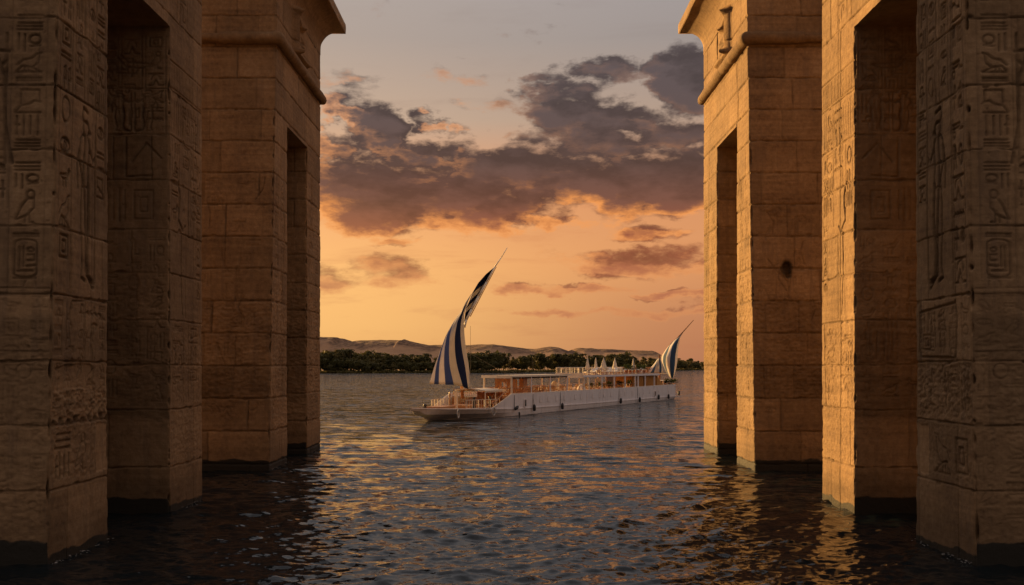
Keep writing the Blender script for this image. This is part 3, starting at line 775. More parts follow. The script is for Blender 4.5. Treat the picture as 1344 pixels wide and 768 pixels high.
# ------------------------------------------------------------------ far bank and desert hills
def shore(X):
    return np.interp(X, [-3000, -400, -150, 0, 210, 320, 3000], [560, 585, 596, 645, 1050, 1120, 1500])
SIL = [(-900,452),(-500,444),(0,449),(250,446),(380,443),(420,441.5),(446,442.5),(453,447),(466,448),(480,445.5),(500,445),(528,445.5),(531,444),(534,446),(546,448.5),(562,451.5),(575,452),(588,451),(605,452.5),(630,451),(648,451),(665,453.5),(690,457),(700,457),(712,455),(722,454),(732,455),(745,460),(753,457),(760,456),(780,457.5),(800,458),(820,458.5),(851,459.5),(858,465),(868,471),(890,476),(925,478),(1100,477),(1500,470),(2400,462)]
def build_terrain():
    xs = np.concatenate([np.linspace(-9000, -320, 60)[:-1], np.linspace(-320, 420, 500), np.linspace(420, 9000, 60)[1:]])
    ys = np.concatenate([np.linspace(540, 1160, 240), np.linspace(1160, 1560, 110)[1:], np.linspace(1560, 16000, 60)[1:]])
    XX, YY = np.meshgrid(xs, ys)
    rng = np.random.default_rng(8)
    d = YY-shore(XX)
    ridgeX = (np.array([p[0] for p in SIL])-672)*1340/FPX
    ridgeH = 5+(480-np.array([p[1] for p in SIL]))*1340/FPX
    Hh = np.interp(XX, ridgeX, ridgeH)
    N = fbm(len(xs), len(ys), 40, 26, rng, 5); N2 = fbm(len(xs), len(ys), 12, 10, rng, 4)
    up = sstep(YY, 1060+60*N, 1330)
    up = 0.25*sstep(YY, 1050, 1190)+0.75*up**1.3
    back = np.where(YY > 1345, np.clip(1-0.35*sstep(YY, 1345, 1800), 0, 1), 1)
    Z = np.clip(d, -60, 14)*0.045+0.9*sstep(d, 2, 40)+0.25*N2*sstep(d, -4, 20)
    Z = np.where(d < 0, np.minimum(d*0.05, Z), Z)
    Z = Z+(Hh-3)*up*back*sstep(d, 60, 200)+4.0*N*up*(1-sstep(YY, 1290, 1335))+0.7*N2*up
    V = np.stack([XX, YY, Z], -1).reshape(-1, 3); ns = len(xs)
    i = np.arange(len(ys)-1)[:, None]; j = np.arange(ns-1)[None, :]
    F = np.stack([i*ns+j, i*ns+j+1, (i+1)*ns+j+1, (i+1)*ns+j], -1).reshape(-1, 4)
    rock = sstep(Z/np.maximum(Hh, 1)+0.25*N2+0.1*N, 0.62, 0.86)*sstep(YY, 1160, 1230)
    green = sstep(d, 130, 60)*sstep(d, -1, 2)
    m, T, b = new_mat('desert_sand')
    o = T.n.new('ShaderNodeNewGeometry').outputs['Position']
    n = T.noise(T.vmath('MULTIPLY', o, (1, 1, 3)), 0.02, 6, 0.6); n2 = T.noise(o, 0.15, 5, 0.65)
    c = T.mix(T.maprange(n, 0.35, 0.65), (0.36,0.205,0.115,1), (0.48,0.285,0.155,1))
    c = T.mix(T.math('MULTIPLY', T.attr('rock'), T.maprange(n2, 0.3, 0.6)), c, (0.085,0.052,0.036,1))
    gc = T.mix(T.maprange(n2, 0.35, 0.65), (0.045,0.055,0.018,1), (0.10,0.095,0.035,1))
    c = T.mix(T.attr('green'), c, gc)
    T.put(b.inputs['Base Color'], c); b.inputs['Roughness'].default_value = 0.95; b.inputs['Specular IOR Level'].default_value = 0.1
    T.put(b.inputs['Normal'], T.bump(n2, 0.6, 2.0))
    me = np_mesh('ground', V, F, m, {'rock': rock, 'green': green})
    tag(link('ground', me), kind='structure')
build_terrain()

def ground_z(d): return max(0.0, min(d, 14)*0.045)+0.9*float(sstep(np.array(d), 2, 40))

# ------------------------------------------------------------------ trees of the bank
def leaf_mat(name, c0, c1):
    m, T, b = new_mat(name)
    oi = T.n.new('ShaderNodeObjectInfo')
    r = T.attr('leaf')
    f = T.math('ADD', T.math('MULTIPLY', r, 0.65), T.math('MULTIPLY', oi.outputs['Random'], 0.35))
    T.put(b.inputs['Base Color'], T.mix(f, c0+(1,), c1+(1,)))
    b.inputs['Roughness'].default_value = 0.7; b.inputs['Specular IOR Level'].default_value = 0.2
    tr = T.n.new('ShaderNodeBsdfTranslucent'); T.put(tr.inputs[0], T.mix(f, c0+(1,), c1+(1,)))
    mx = T.n.new('ShaderNodeMixShader'); mx.inputs[0].default_value = 0.25
    out = [n for n in T.n if n.type == 'OUTPUT_MATERIAL'][0]
    T.l.new(b.outputs[0], mx.inputs[1]); T.l.new(tr.outputs[0], mx.inputs[2]); T.l.new(mx.outputs[0], out.inputs[0])
    return m
LEAF = [leaf_mat('leaf_dark', (0.042,0.042,0.015), (0.15,0.13,0.042)), leaf_mat('leaf_olive', (0.055,0.052,0.018), (0.19,0.15,0.05)), leaf_mat('leaf_palm', (0.05,0.052,0.02), (0.13,0.11,0.04))]
BARK = simple_mat('bark', (0.12,0.085,0.055), 0.9, 0.3, 3.0)

def cards(P, N, size, rng, aspect=0.6):
    n = len(P)
    a = rng.normal(size=(n, 3)); a /= np.linalg.norm(a, axis=1)[:, None]
    t = np.cross(N, a); t /= np.linalg.norm(t, axis=1)[:, None]+1e-9
    b = np.cross(N, t)
    s = (size*rng.uniform(0.5, 1.4, n))[:, None]
    V = np.stack([P-t*s, P-b*s*aspect, P+t*s, P+b*s*aspect], 1).reshape(-1, 3)
    F = np.arange(4*n).reshape(-1, 4)
    return V, F
def tube_np(pts, rads, m=6):
    V = []; F = []
    for k, (p, r) in enumerate(zip(pts, rads)):
        for q in range(m):
            a = 2*PI*q/m; V.append((p[0]+r*math.cos(a), p[1]+r*math.sin(a), p[2]))
        if k:
            for q in range(m):
                F.append(((k-1)*m+q, (k-1)*m+(q+1) % m, k*m+(q+1) % m, k*m+q))
    return np.array(V), np.array(F)
def broad_tree(seed, h, wdt, mat):
    rng = np.random.default_rng(seed)
    lobes = []
    for _ in range(9):
        a = rng.uniform(0, 2*PI); rr = rng.uniform(0, 0.5)*wdt
        lobes.append((rr*math.cos(a)*0.75, rr*math.sin(a)*0.75, h*rng.uniform(0.30, 0.86), wdt*rng.uniform(0.16, 0.30)))
    lobes.append((0, 0, h*0.88, wdt*0.14)); lobes.append((0, 0, h*0.55, wdt*0.32))
    Ps = []; Ns = []; Ls = []
    for (x, y, z, r) in lobes:
        n = int(26+150*(r/wdt)**1.0*2.2)
        d = rng.normal(size=(n, 3)); d /= np.linalg.norm(d, axis=1)[:, None]
        rad = r*rng.uniform(0.55, 1.12, n)[:, None]
        Ps.append(np.array([x, y, z])+d*rad*np.array([1, 1, 0.8])); Ns.append(d+rng.normal(0, .5, (n, 3))); Ls.append(np.full(n, rng.uniform(0.1, 0.9))+rng.uniform(-.15, .15, n))
    P = np.vstack(Ps); N = np.vstack(Ns); L = np.clip(np.concatenate(Ls), 0, 1)
    P[:, 2] = np.maximum(P[:, 2], 0.5)
    V, F = cards(P, N, 0.62, rng)
    crown = np_mesh('crown', V, F, mat, {'leaf': np.repeat(L, 4)}, smooth=False)
    tv, tf = tube_np([(0,0,-0.5),(0.1,0.05,h*0.3),(0.2,-0.1,h*0.65)], [0.32, 0.24, 0.1])
    V2 = [tv]; F2 = [tf]; off = len(tv)
    for (x, y, z, r) in lobes[:5]:
        a, f = tube_np([(0.1,0.05,h*0.25),(x*0.6,y*0.6,z*0.75),(x,y,z)], [0.14,0.09,0.04], 5); V2.append(a); F2.append(f+off); off += len(a)
    return crown, np_mesh('trunk', np.vstack(V2), np.vstack(F2), BARK)
def palm_tree(seed, h):
    rng = np.random.default_rng(seed)
    lean = rng.uniform(-0.08, 0.08)*h
    tip = np.array([lean, 0.0, h])
    tv, tf = tube_np([(0,0,-0.5),(lean*0.3,0,h*0.35),(lean*0.65,0,h*0.7),tuple(tip)], [0.28,0.22,0.19,0.16])
    Vs = []; Fs = []; o = 0; Ls = []
    for k in range(26):
        a = rng.uniform(0, 2*PI); up = rng.uniform(-0.5, 1.1); L = rng.uniform(2.2, 3.2)
        d = np.array([math.cos(a), math.sin(a), 0]); sd = np.array([-math.sin(a), math.cos(a), 0])
        for q in range(7):
            f0, f1 = q/7, (q+1)/7
            c = [tip+d*L*f*0.9+np.array([0, 0, up*L*f*0.6-L*0.75*f*f]) for f in (f0, f1)]
            wv = 0.42*(1-f0*0.6); wv1 = 0.42*(1-f1*0.75)
            drop = np.array([0, 0, -0.25])
            for sg in (-1, 1):
                Vs += [c[0], c[1], c[1]+sd*sg*wv1+drop, c[0]+sd*sg*wv+drop]; Fs.append((o, o+1, o+2, o+3)); o += 4; Ls += [k/26]*4
    cr = np_mesh('crown', np.array(Vs), np.array(Fs), LEAF[2], {'leaf': np.array(Ls)}, smooth=False)
    return cr, np_mesh('trunk', tv, tf, BARK)

def build_trees():
    r = random.Random(3)
    protos = [('broadleaf_tree', broad_tree(10+k, h, w, LEAF[k % 2]), h) for k, (h, w) in enumerate([(10,10),(12,9),(8.5,11),(13,8),(11,12),(9,8),(7,9),(14,10)])]
    palms = [('palm_tree', palm_tree(40+k, h), h) for k, h in enumerate([11, 13, 9.5, 12])]
    def place(proto, X, Y, s, z=None, label='', group=''):
        name, (cr, tk), h = proto
        e = empty(name, (X, Y, (ground_z(Y-float(shore(X))) if z is None else z)-0.1), r.uniform(0, 6.28)); e.scale = (s*r.uniform(.9, 1.15), s*r.uniform(.9, 1.15), s)
        c = link('crown', cr, e); t = link('trunk', tk, e)
        tag(e, label, 'palm' if 'palm' in name else 'tree', group)
    def zone(px):
        if px < 590: return 'left of the big sail'
        if px < 740: return 'just right of the big sail'
        if px < 890: return 'behind the deck parasols'
        return 'right of the stern sail'
    # tree line: height of the crowns (px) along the photograph's bank
    top = lambda px: np.interp(px, [380,430,460,520,545,590,640,660,690,720,760,800,850,880,905,925,1000], [459,461,460,465,467,464,461,464,467,466,464,466,470,473,471,474,474])
    rows = [(10, 0.62, 4.6), (24, 0.86, 6.2), (44, 1.0, 6.8)]
    for ri, (dd, frac, sp) in enumerate(rows):
        X = -150.0
        while X < 300:
            Xj = X+r.uniform(-1.5, 1.5); Y = float(shore(Xj))+dd+r.uniform(-5, 6)
            px = 672+Xj/Y*FPX
            X += sp*r.uniform(0.8, 1.25)*(1.0 if px < 760 else 1.8)
            if px < 395 or px > 945: continue
            if ri < 2 and 652 < px < 745: # open marshy bank
                Y += 55
            hh = (480-float(top(px)))*Y/FPX+4.2
            hh *= frac*r.uniform(0.80, 1.08)
            p = r.choice(protos); z = ground_z(Y-float(shore(Xj)))
            nm = {0: 'low leafy tree at the edge of the far bank', 1: 'bushy dark tree in the far bank wood', 2: 'tall dark tree at the back of the bank wood'}[ri]
            place(p, Xj, Y, max(0.4, hh/p[2]), None, nm+' '+zone(px), 'trees of the far bank wood')
    for px in (450,453,458,462,498,531,540,545,549,553,559,563,566,640,655,668,700,716,733,758,770,905,908,912,918):
        Y = float(shore((px-672)*0.5))+r.uniform(30, 52); X = (px-672)/FPX*Y; Y = float(shore(X))+r.uniform(28, 50)
        p = r.choice(palms); hh = (480-float(top(px))+r.uniform(0.5, 3.0))*Y/FPX+3.6
        place(p, X, Y, hh/p[2]*0.97, None, 'slender palm rising out of the far bank wood '+zone(px), 'palms of the far bank wood')
    # reeds and scrub along the water: uncountable
    rng = np.random.default_rng(77); n = 15000
    X = rng.uniform(-160, 300, n); d = np.abs(rng.normal(0, 1, n))*9+0.5
    wide = (X > 8) & (X < 60); d[wide] *= 3.0
    Y = shore(X)+d; z = np.clip(d, 0, 14)*0.045
    hg = rng.uniform(0.3, 1.6, n)*(1+0.5*np.sin(X*0.21)+0.4*np.sin(X*0.53+1))
    hg[wide] *= 0.5
    P = np.stack([X, Y, z+hg*0.5], -1); N = rng.normal(size=(n, 3))
    V, F = cards(P, N, 0.75, rng, 0.8)
    V[:, 2] = np.maximum(V[:, 2], 0.0)
    tag(link('reed_scrub', np_mesh('reed_scrub', V, F, LEAF[1], {'leaf': np.repeat(rng.uniform(0, 1, n), 4)}, smooth=False)), 'low green reeds and scrub along the far waterline', 'reeds', kind='stuff')
build_trees()

# ------------------------------------------------------------------ mesh builder
class MB:
    def __init__(s): s.v = []; s.f = []; s.m = []
    def add(s, V, F, mi=0):
        o = len(s.v); s.v += [tuple(v) for v in V]; s.f += [tuple(i+o for i in f) for f in F]; s.m += [mi]*len(F)
    def box(s, x0, x1, y0, y1, z0, z1, mi=0):
        V = [(x0,y0,z0),(x1,y0,z0),(x1,y1,z0),(x0,y1,z0),(x0,y0,z1),(x1,y0,z1),(x1,y1,z1),(x0,y1,z1)]
        s.add(V, [(0,3,2,1),(4,5,6,7),(0,1,5,4),(1,2,6,5),(2,3,7,6),(3,0,4,7)], mi)
    def tube(s, a, b, r0, r1=None, n=8, mi=0, cap=True):
        r1 = r0 if r1 is None else r1
        a = Vector(a); b = Vector(b); d = (b-a).normalized()
        u = d.orthogonal().normalized(); w = d.cross(u)
        V = []
        for p, r in ((a, r0), (b, r1)):
            for k in range(n):
                t = 2*PI*k/n; V.append(p+u*math.cos(t)*r+w*math.sin(t)*r)
        F = [(k, (k+1) % n, n+(k+1) % n, n+k) for k in range(n)]
        if cap: F += [tuple(range(n))[::-1], tuple(range(n, 2*n))]
        s.add(V, F, mi)
    def path(s, pts, r, n=6, mi=0):
        for a, b in zip(pts[:-1], pts[1:]): s.tube(a, b, r, r, n, mi)
    def lathe(s, prof, n=12, c=(0,0,0), mi=0, squash=None):
        V = []; F = []
        for (r, z) in prof:
            for k in range(n):
                t = 2*PI*k/n; q = squash(t) if squash else 1.0
                V.append((c[0]+r*q*math.cos(t), c[1]+r*q*math.sin(t), c[2]+z))
        for i in range(len(prof)-1):
            for k in range(n): F.append((i*n+k, i*n+(k+1) % n, (i+1)*n+(k+1) % n, (i+1)*n+k))
        F.append(tuple(range(n))[::-1]); F.append(tuple(range((len(prof)-1)*n, len(prof)*n)))
        s.add(V, F, mi)
    def mesh(s, name, mats, smooth=False, bevel=0):
        me = bpy.data.meshes.new(name); me.from_pydata(s.v, [], s.f)
        for m in (mats if isinstance(mats, (list, tuple)) else [mats]): me.materials.append(m)
        me.polygons.foreach_set('material_index', s.m)
        if smooth: me.polygons.foreach_set('use_smooth', [True]*len(s.f))
        me.update(); return me
    def build(s, name, mats, parent=None, smooth=False, bevel=0):
        o = link(name, s.mesh(name, mats, smooth), parent)
        if bevel:
            md = o.modifiers.new('bevel', 'BEVEL'); md.width = bevel; md.segments = 2; md.limit_method = 'ANGLE'
        return o

def paint_mat(name, col, dirt, rough=0.45):
    m, T, b = new_mat(name)
    o = T.n.new('ShaderNodeTexCoord').outputs['Object']
    n = T.noise(T.vmath('MULTIPLY', o, (0.6, 0.6, 0.25)), 2.0, 6, 0.65); st = T.noise(T.vmath('MULTIPLY', o, (2.2, 2.2, 0.3)), 1.0, 5, 0.6)
    c = T.mix(T.maprange(n, 0.40, 0.70, 0, 0.35), col+(1,), dirt+(1,))
    c = T.mix(T.maprange(st, 0.55, 0.75, 0, 0.4), c, tuple(x*0.6 for x in dirt)+(1,))
    T.put(b.inputs['Base Color'], c); b.inputs['Roughness'].default_value = rough
    T.put(b.inputs['Normal'], T.bump(n, 0.2, 0.05))
    return m
WHITE = paint_mat('white_hull_paint', (0.86,0.84,0.86), (0.62,0.57,0.56))
CREAM = paint_mat('cream_paint', (0.82,0.74,0.60), (0.5,0.42,0.33), 0.5)
HULLLOW = paint_mat('weathered_strake', (0.78,0.74,0.73), (0.50,0.43,0.40), 0.5)
WOOD = simple_mat('varnished_wood', (0.42,0.20,0.085), 0.4, 0.3, 4.0)
DECK = simple_mat('teak_deck', (0.44,0.25,0.12), 0.55, 0.2, 3.0)
CANE = simple_mat('cane', (0.50,0.30,0.14), 0.6, 0.25, 20.0)
DARK = simple_mat('dark_metal', (0.03,0.03,0.035), 0.4, 0.2, 8.0)
RUBBER = simple_mat('black_rubber', (0.015,0.016,0.02), 0.6, 0.2, 8.0)
GLASS = simple_mat('dark_glass', (0.02,0.025,0.03), 0.08, 0.1, 3.0)
CANVAS = simple_mat('cream_canvas', (0.70,0.62,0.50), 0.85, 0.08, 5.0)
CUSH = simple_mat('white_cushion', (0.78,0.72,0.64), 0.9, 0.06, 5.0)
OCHRE = simple_mat('ochre_curtain', (0.50,0.24,0.055), 0.85, 0.2, 2.5)
TERRA = simple_mat('terracotta', (0.42,0.17,0.08), 0.8, 0.15, 6.0)
SHADE = simple_mat('brown_blind', (0.07,0.045,0.03), 0.8, 0.2, 4.0)
PLANT = leaf_mat('potted_leaf', (0.03,0.045,0.015), (0.10,0.12,0.035))
ROPE = simple_mat('rope', (0.30,0.24,0.15), 0.9, 0.2, 20.0)
def cloth_mat(name, col):
    m, T, b = new_mat(name)
    tc = T.n.new('ShaderNodeTexCoord'); n = T.noise(tc.outputs['Object'], 1.6, 5, 0.6); w = T.noise(T.vmath('MULTIPLY', tc.outputs['Object'], (1.5, 1.5, .4)), 2.4, 3, 0.5)
    cc = T.mix(T.maprange(n, 0.3, 0.7, 0, 0.22), col+(1,), tuple(x*0.62 for x in col)+(1,))
    T.put(b.inputs['Base Color'], cc); b.inputs['Roughness'].default_value = 0.85; b.inputs['Specular IOR Level'].default_value = 0.15
    T.put(b.inputs['Normal'], T.bump(w, 0.5, 0.12))
    tr = T.n.new('ShaderNodeBsdfTranslucent'); T.put(tr.inputs[0], cc)
    mx = T.n.new('ShaderNodeMixShader'); mx.inputs[0].default_value = 0.30
    out = [q for q in T.n if q.type == 'OUTPUT_MATERIAL'][0]
    T.l.new(b.outputs[0], mx.inputs[1]); T.l.new(tr.outputs[0], mx.inputs[2]); T.l.new(mx.outputs[0], out.inputs[0])
    return m
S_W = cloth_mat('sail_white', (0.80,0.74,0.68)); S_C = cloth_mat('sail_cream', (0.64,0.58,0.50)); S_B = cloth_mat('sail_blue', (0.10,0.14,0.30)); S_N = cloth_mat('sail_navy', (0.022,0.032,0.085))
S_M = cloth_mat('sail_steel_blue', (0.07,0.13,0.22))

# ------------------------------------------------------------------ the long river boat
AX, AY = -0.9, 92.7; DU = (0.451, 0.892); NV = (-0.892, 0.451); HB = 3.5
TH = math.atan2(DU[1], DU[0])
OX, OY = AX+HB*NV[0], AY+HB*NV[1]
boat = empty('river_boat', (OX, OY, 0), TH)
tag(boat, 'long white river sailing boat with open deckhouses and striped sails under way', 'boat')
def u_at(px, v=-HB):
    w = v+HB; k = (px-672)/FPX
    return (-AX-NV[0]*w+k*(AY+NV[1]*w))/(DU[0]-DU[1]*k)
def z_at(py, u, v=-HB):
    return 5+(480-py)*(AY+DU[1]*u+NV[1]*(v+HB))/FPX
def boat_world(u, v, z=0):
    return (OX+DU[0]*u+NV[0]*v, OY+DU[1]*u+NV[1]*v, z)
def world_local(X, Y, Z):
    dx, dy = X-OX, Y-OY
    return (dx*DU[0]+dy*DU[1], dx*NV[0]+dy*NV[1], Z)

def build_hull():
    us = np.concatenate([np.linspace(-11.0, 3, 30), np.linspace(3, 57, 28)[1:]])
    def bd(u):   # half breadth at deck, at water
        t = min(1, (u+11.0)/12.5); b = HB*(1-(1-t)**2.2)
        tw = max(0, min(1, (u+6.6)/9.5)); w = (HB-0.05)*(1-(1-tw)**1.7)
        if u > 50: b *= 1-0.05*((u-50)/7)**2; w *= 1-0.10*((u-50)/7)**2
        return max(b, 0.03), max(w, 0.02)
    def zd(u):   # top of the strake
        return float(np.interp(u, [-11,-9,-7,-4,0,3,24,57], [1.16,1.06,0.98,0.88,0.74,0.62,0.47,0.37]))
    M = MB(); rows = []
    for u in us:
        b, w = bd(u); z = zd(u); uu = u
        fl = max(0, (-6.4-u)/4.6)**0.9
        zb = -0.7 if u > -6.4 else -0.7+fl*1.72
        zb = min(zb, z-0.1)
        rows.append([(u, -w*0.75, zb), (u, -w, max(0.0, zb+0.02)), (u, -(w+(b-w)*0.75), z*0.55 if zb < z*0.5 else (zb+z)/2), (u, -b, z), (u, -b-0.06, z+0.01), (u, -b-0.06, z+0.09), (u, -b+0.12, z+0.10)])
    n = 7
    for sg in (1, -1):
        V = []; F = []
        for rr in rows: V += [(p[0], p[1]*sg, p[2]) for p in rr]
        for i in range(len(rows)-1):
            for k in range(n-1):
                f = (i*n+k, (i+1)*n+k, (i+1)*n+k+1, i*n+k+1); F.append(f if sg > 0 else f[::-1])
        M.add(V, F)
    e = rows[-1]; V = [(p[0], p[1], p[2]) for p in e]+[(p[0], -p[1], p[2]) for p in e]
    M.add(V, [(k, k+1, n+k+1, n+k) for k in range(n-1)])
    M.build('hull', HULLLOW, boat, smooth=False)
    # deck
    D = MB(); V = []; F = []
    for i, u in enumerate(us):
        b, _ = bd(u); z = zd(u)+0.03 if u < 0.5 else 0.62; V += [(u, -b+0.1, z), (u, b-0.1, z)]
        if i: F.append((2*i-2, 2*i, 2*i+1, 2*i-1))
    D.add(V, F); D.build('lower_deck', DECK, boat)
    # tall white side wall from the companionway to the stern, both sides, with stern panel
    for sg in (-1, 1):
        B = MB(); pts = []
        ul = np.concatenate([[-2.0, -1.6], np.linspace(-1.6, 1.9, 8)[1:], np.linspace(1.9, 57, 40)[1:]])
        V = []
        for u in ul:
            b, _ = bd(u); zt = 0.86+(u+2.0)/(3.9)*1.32 if u < 1.9 else 2.16-0.0*(u)
            zt = zt+(0.05*math.sin((u-2)/55*PI)*-1 if u > 2 else 0); z0 = zd(u)+0.085
            y0 = sg*(b-0.03); y1 = sg*(b+0.04)
            V += [(u, y0-sg*0.0, z0), (u, y1, zt), (u, y1-sg*0.12, zt+0.02), (u, y1-sg*0.14, z0)]
        F = []
        for i in range(len(ul)-1):
            for k in range(4):
                a = (i*4+k, (i+1)*4+k, (i+1)*4+(k+1) % 4, i*4+(k+1) % 4); F.append(a if sg < 0 else a[::-1])
        F.append((0,1,2,3)); F.append(tuple(len(V)-4+k for k in (3,2,1,0)))
        B.add(V, F); B.build('side_wall', WHITE, boat)
        L = MB()   # capping rail along the wall
        for i in range(len(ul)-1):
            if ul[i] < -1.6: continue
            p = V[i*4+1]; q = V[(i+1)*4+1]; L.tube((p[0], p[1]-sg*0.05, p[2]+0.03), (q[0], q[1]-sg*0.05, q[2]+0.03), 0.05, 0.05, 6, cap=False)
        L.build('capping_rail', CREAM, boat)
    S = MB(); S.box(56.9, 57.0, -3.2, 3.2, 0.40, 2.15); S.build('transom', WHITE, boat)
    # raised main deck floor
    D = MB(); D.box(2.0, 56.8, -HB+0.12, HB-0.12, 1.75, 1.85); D.build('main_deck', DECK, boat)
    D = MB(); D.box(1.6, 1.7, -HB+0.3, HB-0.3, 0.7, 1.75)
    for k in range(9): D.box(1.55, 1.6, -HB+0.5+0.74*k, -HB+0.56+0.74*k, 0.7, 1.75)
    D.build('cabin_front', WOOD, boat)
    # plate seams and slots
    for px in (674.5, 699, 735, 770, 812, 836.5, 862, 876):
        u = u_at(px); s = MB(); s.box(u, u+0.04, -HB-0.062, -HB-0.02, 0.66, 2.06); s.build('plate_seam', DARK, boat) if px in (674.5, 699, 735, 812, 836.5) else s.build('plate_seam', HULLLOW, boat)
    for px, py, w, h in ((688.8, 529, 0.36, 0.68), (859.3, 516.6, 0.50, 0.62)):
        u = u_at(px); z = z_at(py, u); s = MB(); s.box(u-w/2, u+w/2, -HB-0.09, -HB-0.02, z-h/2, z+h/2); f = s.build('porthole_slot', GLASS, boat)
        s = MB()
        for a, b_, c, d in ((-w/2-.05, w/2+.05, h/2, h/2+.05), (-w/2-.05, w/2+.05, -h/2-.05, -h/2), (-w/2-.05, -w/2, -h/2, h/2), (w/2, w/2+.05, -h/2, h/2)):
            s.box(u+a, u+b_, -HB-0.10, -HB-0.03, z+c, z+d)
        s.build('frame', WHITE, f)
    for px in (709.5, 720, 730.5, 741, 755, 762.5, 778, 787, 793, 802, 820, 830, 845, 853):   # small shuttered hatches
        u = u_at(px); z = 1.45; s = MB()
        s.box(u-0.27, u-0.24, -HB-0.058, -HB-0.03, z-0.3, z+0.3); s.box(u+0.24, u+0.27, -HB-0.058, -HB-0.03, z-0.3, z+0.3); s.box(u-0.24, u+0.24, -HB-0.055, -HB-0.03, z+0.27, z+0.3)
        s.box(u-0.24, u+0.24, -HB-0.048, -HB-0.03, z-0.3, z+0.27, 1)
        s.build('hatch', [HULLLOW, WHITE], boat)
build_hull()

def rail(name, p0, p1, z0, z1, n, mat, bal=True, r=0.03):
    M = MB(); p0 = np.array(p0, float); p1 = np.array(p1, float)
    L = np.linalg.norm(p1-p0)
    M.tube((*p0, z1), (*p1, z1), r, r, 6); M.tube((*p0, z0+0.12), (*p1, z0+0.12), r*0.8, r*0.8, 6)
    for k in range(n+1):
        q = p0+(p1-p0)*k/n; M.tube((*q, z0), (*q, z1), r*1.2, r*1.2, 6)
    if bal:
        m = int(L/0.28)
        for k in range(m):
            q = p0+(p1-p0)*(k+.5)/m; M.tube((*q, z0+0.12), (*q, z1), 0.015, 0.015, 4, cap=False)
    return M.build(name, mat, boat)

# ---- forward deckhouse: roof on posts
V0, V1 = -HB+0.05, -0.35
UF0, UF1 = 2.1, 16.6
def build_forward_house():
    R_ = MB(); R_.box(UF0-0.2, UF1+0.2, V0-0.06, V1+0.25, 3.90, 4.02)
    o = R_.build('forward_roof', CREAM, boat, bevel=0.03)
    f = MB(); f.box(UF0-0.24, UF0-0.2, V0-0.06, V1+0.25, 3.76, 4.04); f.box(UF0-0.2, UF1+0.2, V0-0.10, V0-0.06, 3.86, 4.04); f.build('fascia', CREAM, o)
    for px in (672.5, 698, 723, 745):
        u = u_at(px)+0.05; p = MB(); p.box(u-0.09, u+0.09, V0, V0+0.16, 2.0, 3.9); p.box(u-0.13, u+0.13, V0-0.02, V0+0.2, 1.85, 2.2); p.build('post', CREAM if px < 680 else WHITE, boat, bevel=0.015)
        p = MB(); p.box(u-0.07, u+0.07, V1, V1+0.14, 1.85, 3.9); p.build('post', CREAM, boat)
    cuts = [673, 685.5, 698, 710.5, 723, 735, 745]
    for a, b in zip(cuts[:-1], cuts[1:]):   # rolled blinds under the eave
        ua, ub = u_at(a)+0.25, u_at(b)-0.12
        s = MB(); s.tube((ua, V0+0.06, 3.76), (ub, V0+0.06, 3.76), 0.085, 0.085, 8); s.build('rolled_blind', SHADE, boat, smooth=False)
    # arch screen at the front, cabinets and counters inside
    s = MB(); s.box(3.3, 3.42, -3.2, -2.25, 1.85, 3.7)
    s.box(3.3, 3.42, -1.25, -0.9, 1.85, 3.7); s.box(3.3, 3.42, -2.25, -1.25, 3.35, 3.7)
    for k in range(6):
        a = R(180*k/6); b = R(180*(k+1)/6); s.tube((3.36, -1.75-0.5*math.cos(a), 3.0+0.4*math.sin(a)), (3.36, -1.75-0.5*math.cos(b), 3.0+0.4*math.sin(b)), 0.06, 0.06, 6)
    s.build('arched_screen', WOOD, boat)
    s = MB(); s.box(4.5, 4.58, -2.8, -2.45, 1.85, 3.6); s.box(4.5, 4.58, -1.0, -0.7, 1.85, 3.6); s.build('screen_panel', CANE, boat)
    s = MB(); s.box(6.2, 7.1, -2.7, -2.2, 1.85, 3.7); s.box(6.15, 7.15, -2.75, -2.15, 1.85, 2.0); s.build('cabinet', WOOD, boat)
    rail('side_rail', (UF0+0.3, V0+0.08), (UF1, V0+0.08), 2.15, 2.75, 14, WOOD)
    rail('side_rail', (UF0+0.3, V1+0.07), (UF1, V1+0.07), 1.85, 2.75, 14, WOOD)
    rail('side_rail', (UF0+0.1, HB-0.2), (56, HB-0.2), 2.1, 2.6, 30, WOOD, False)
build_forward_house()

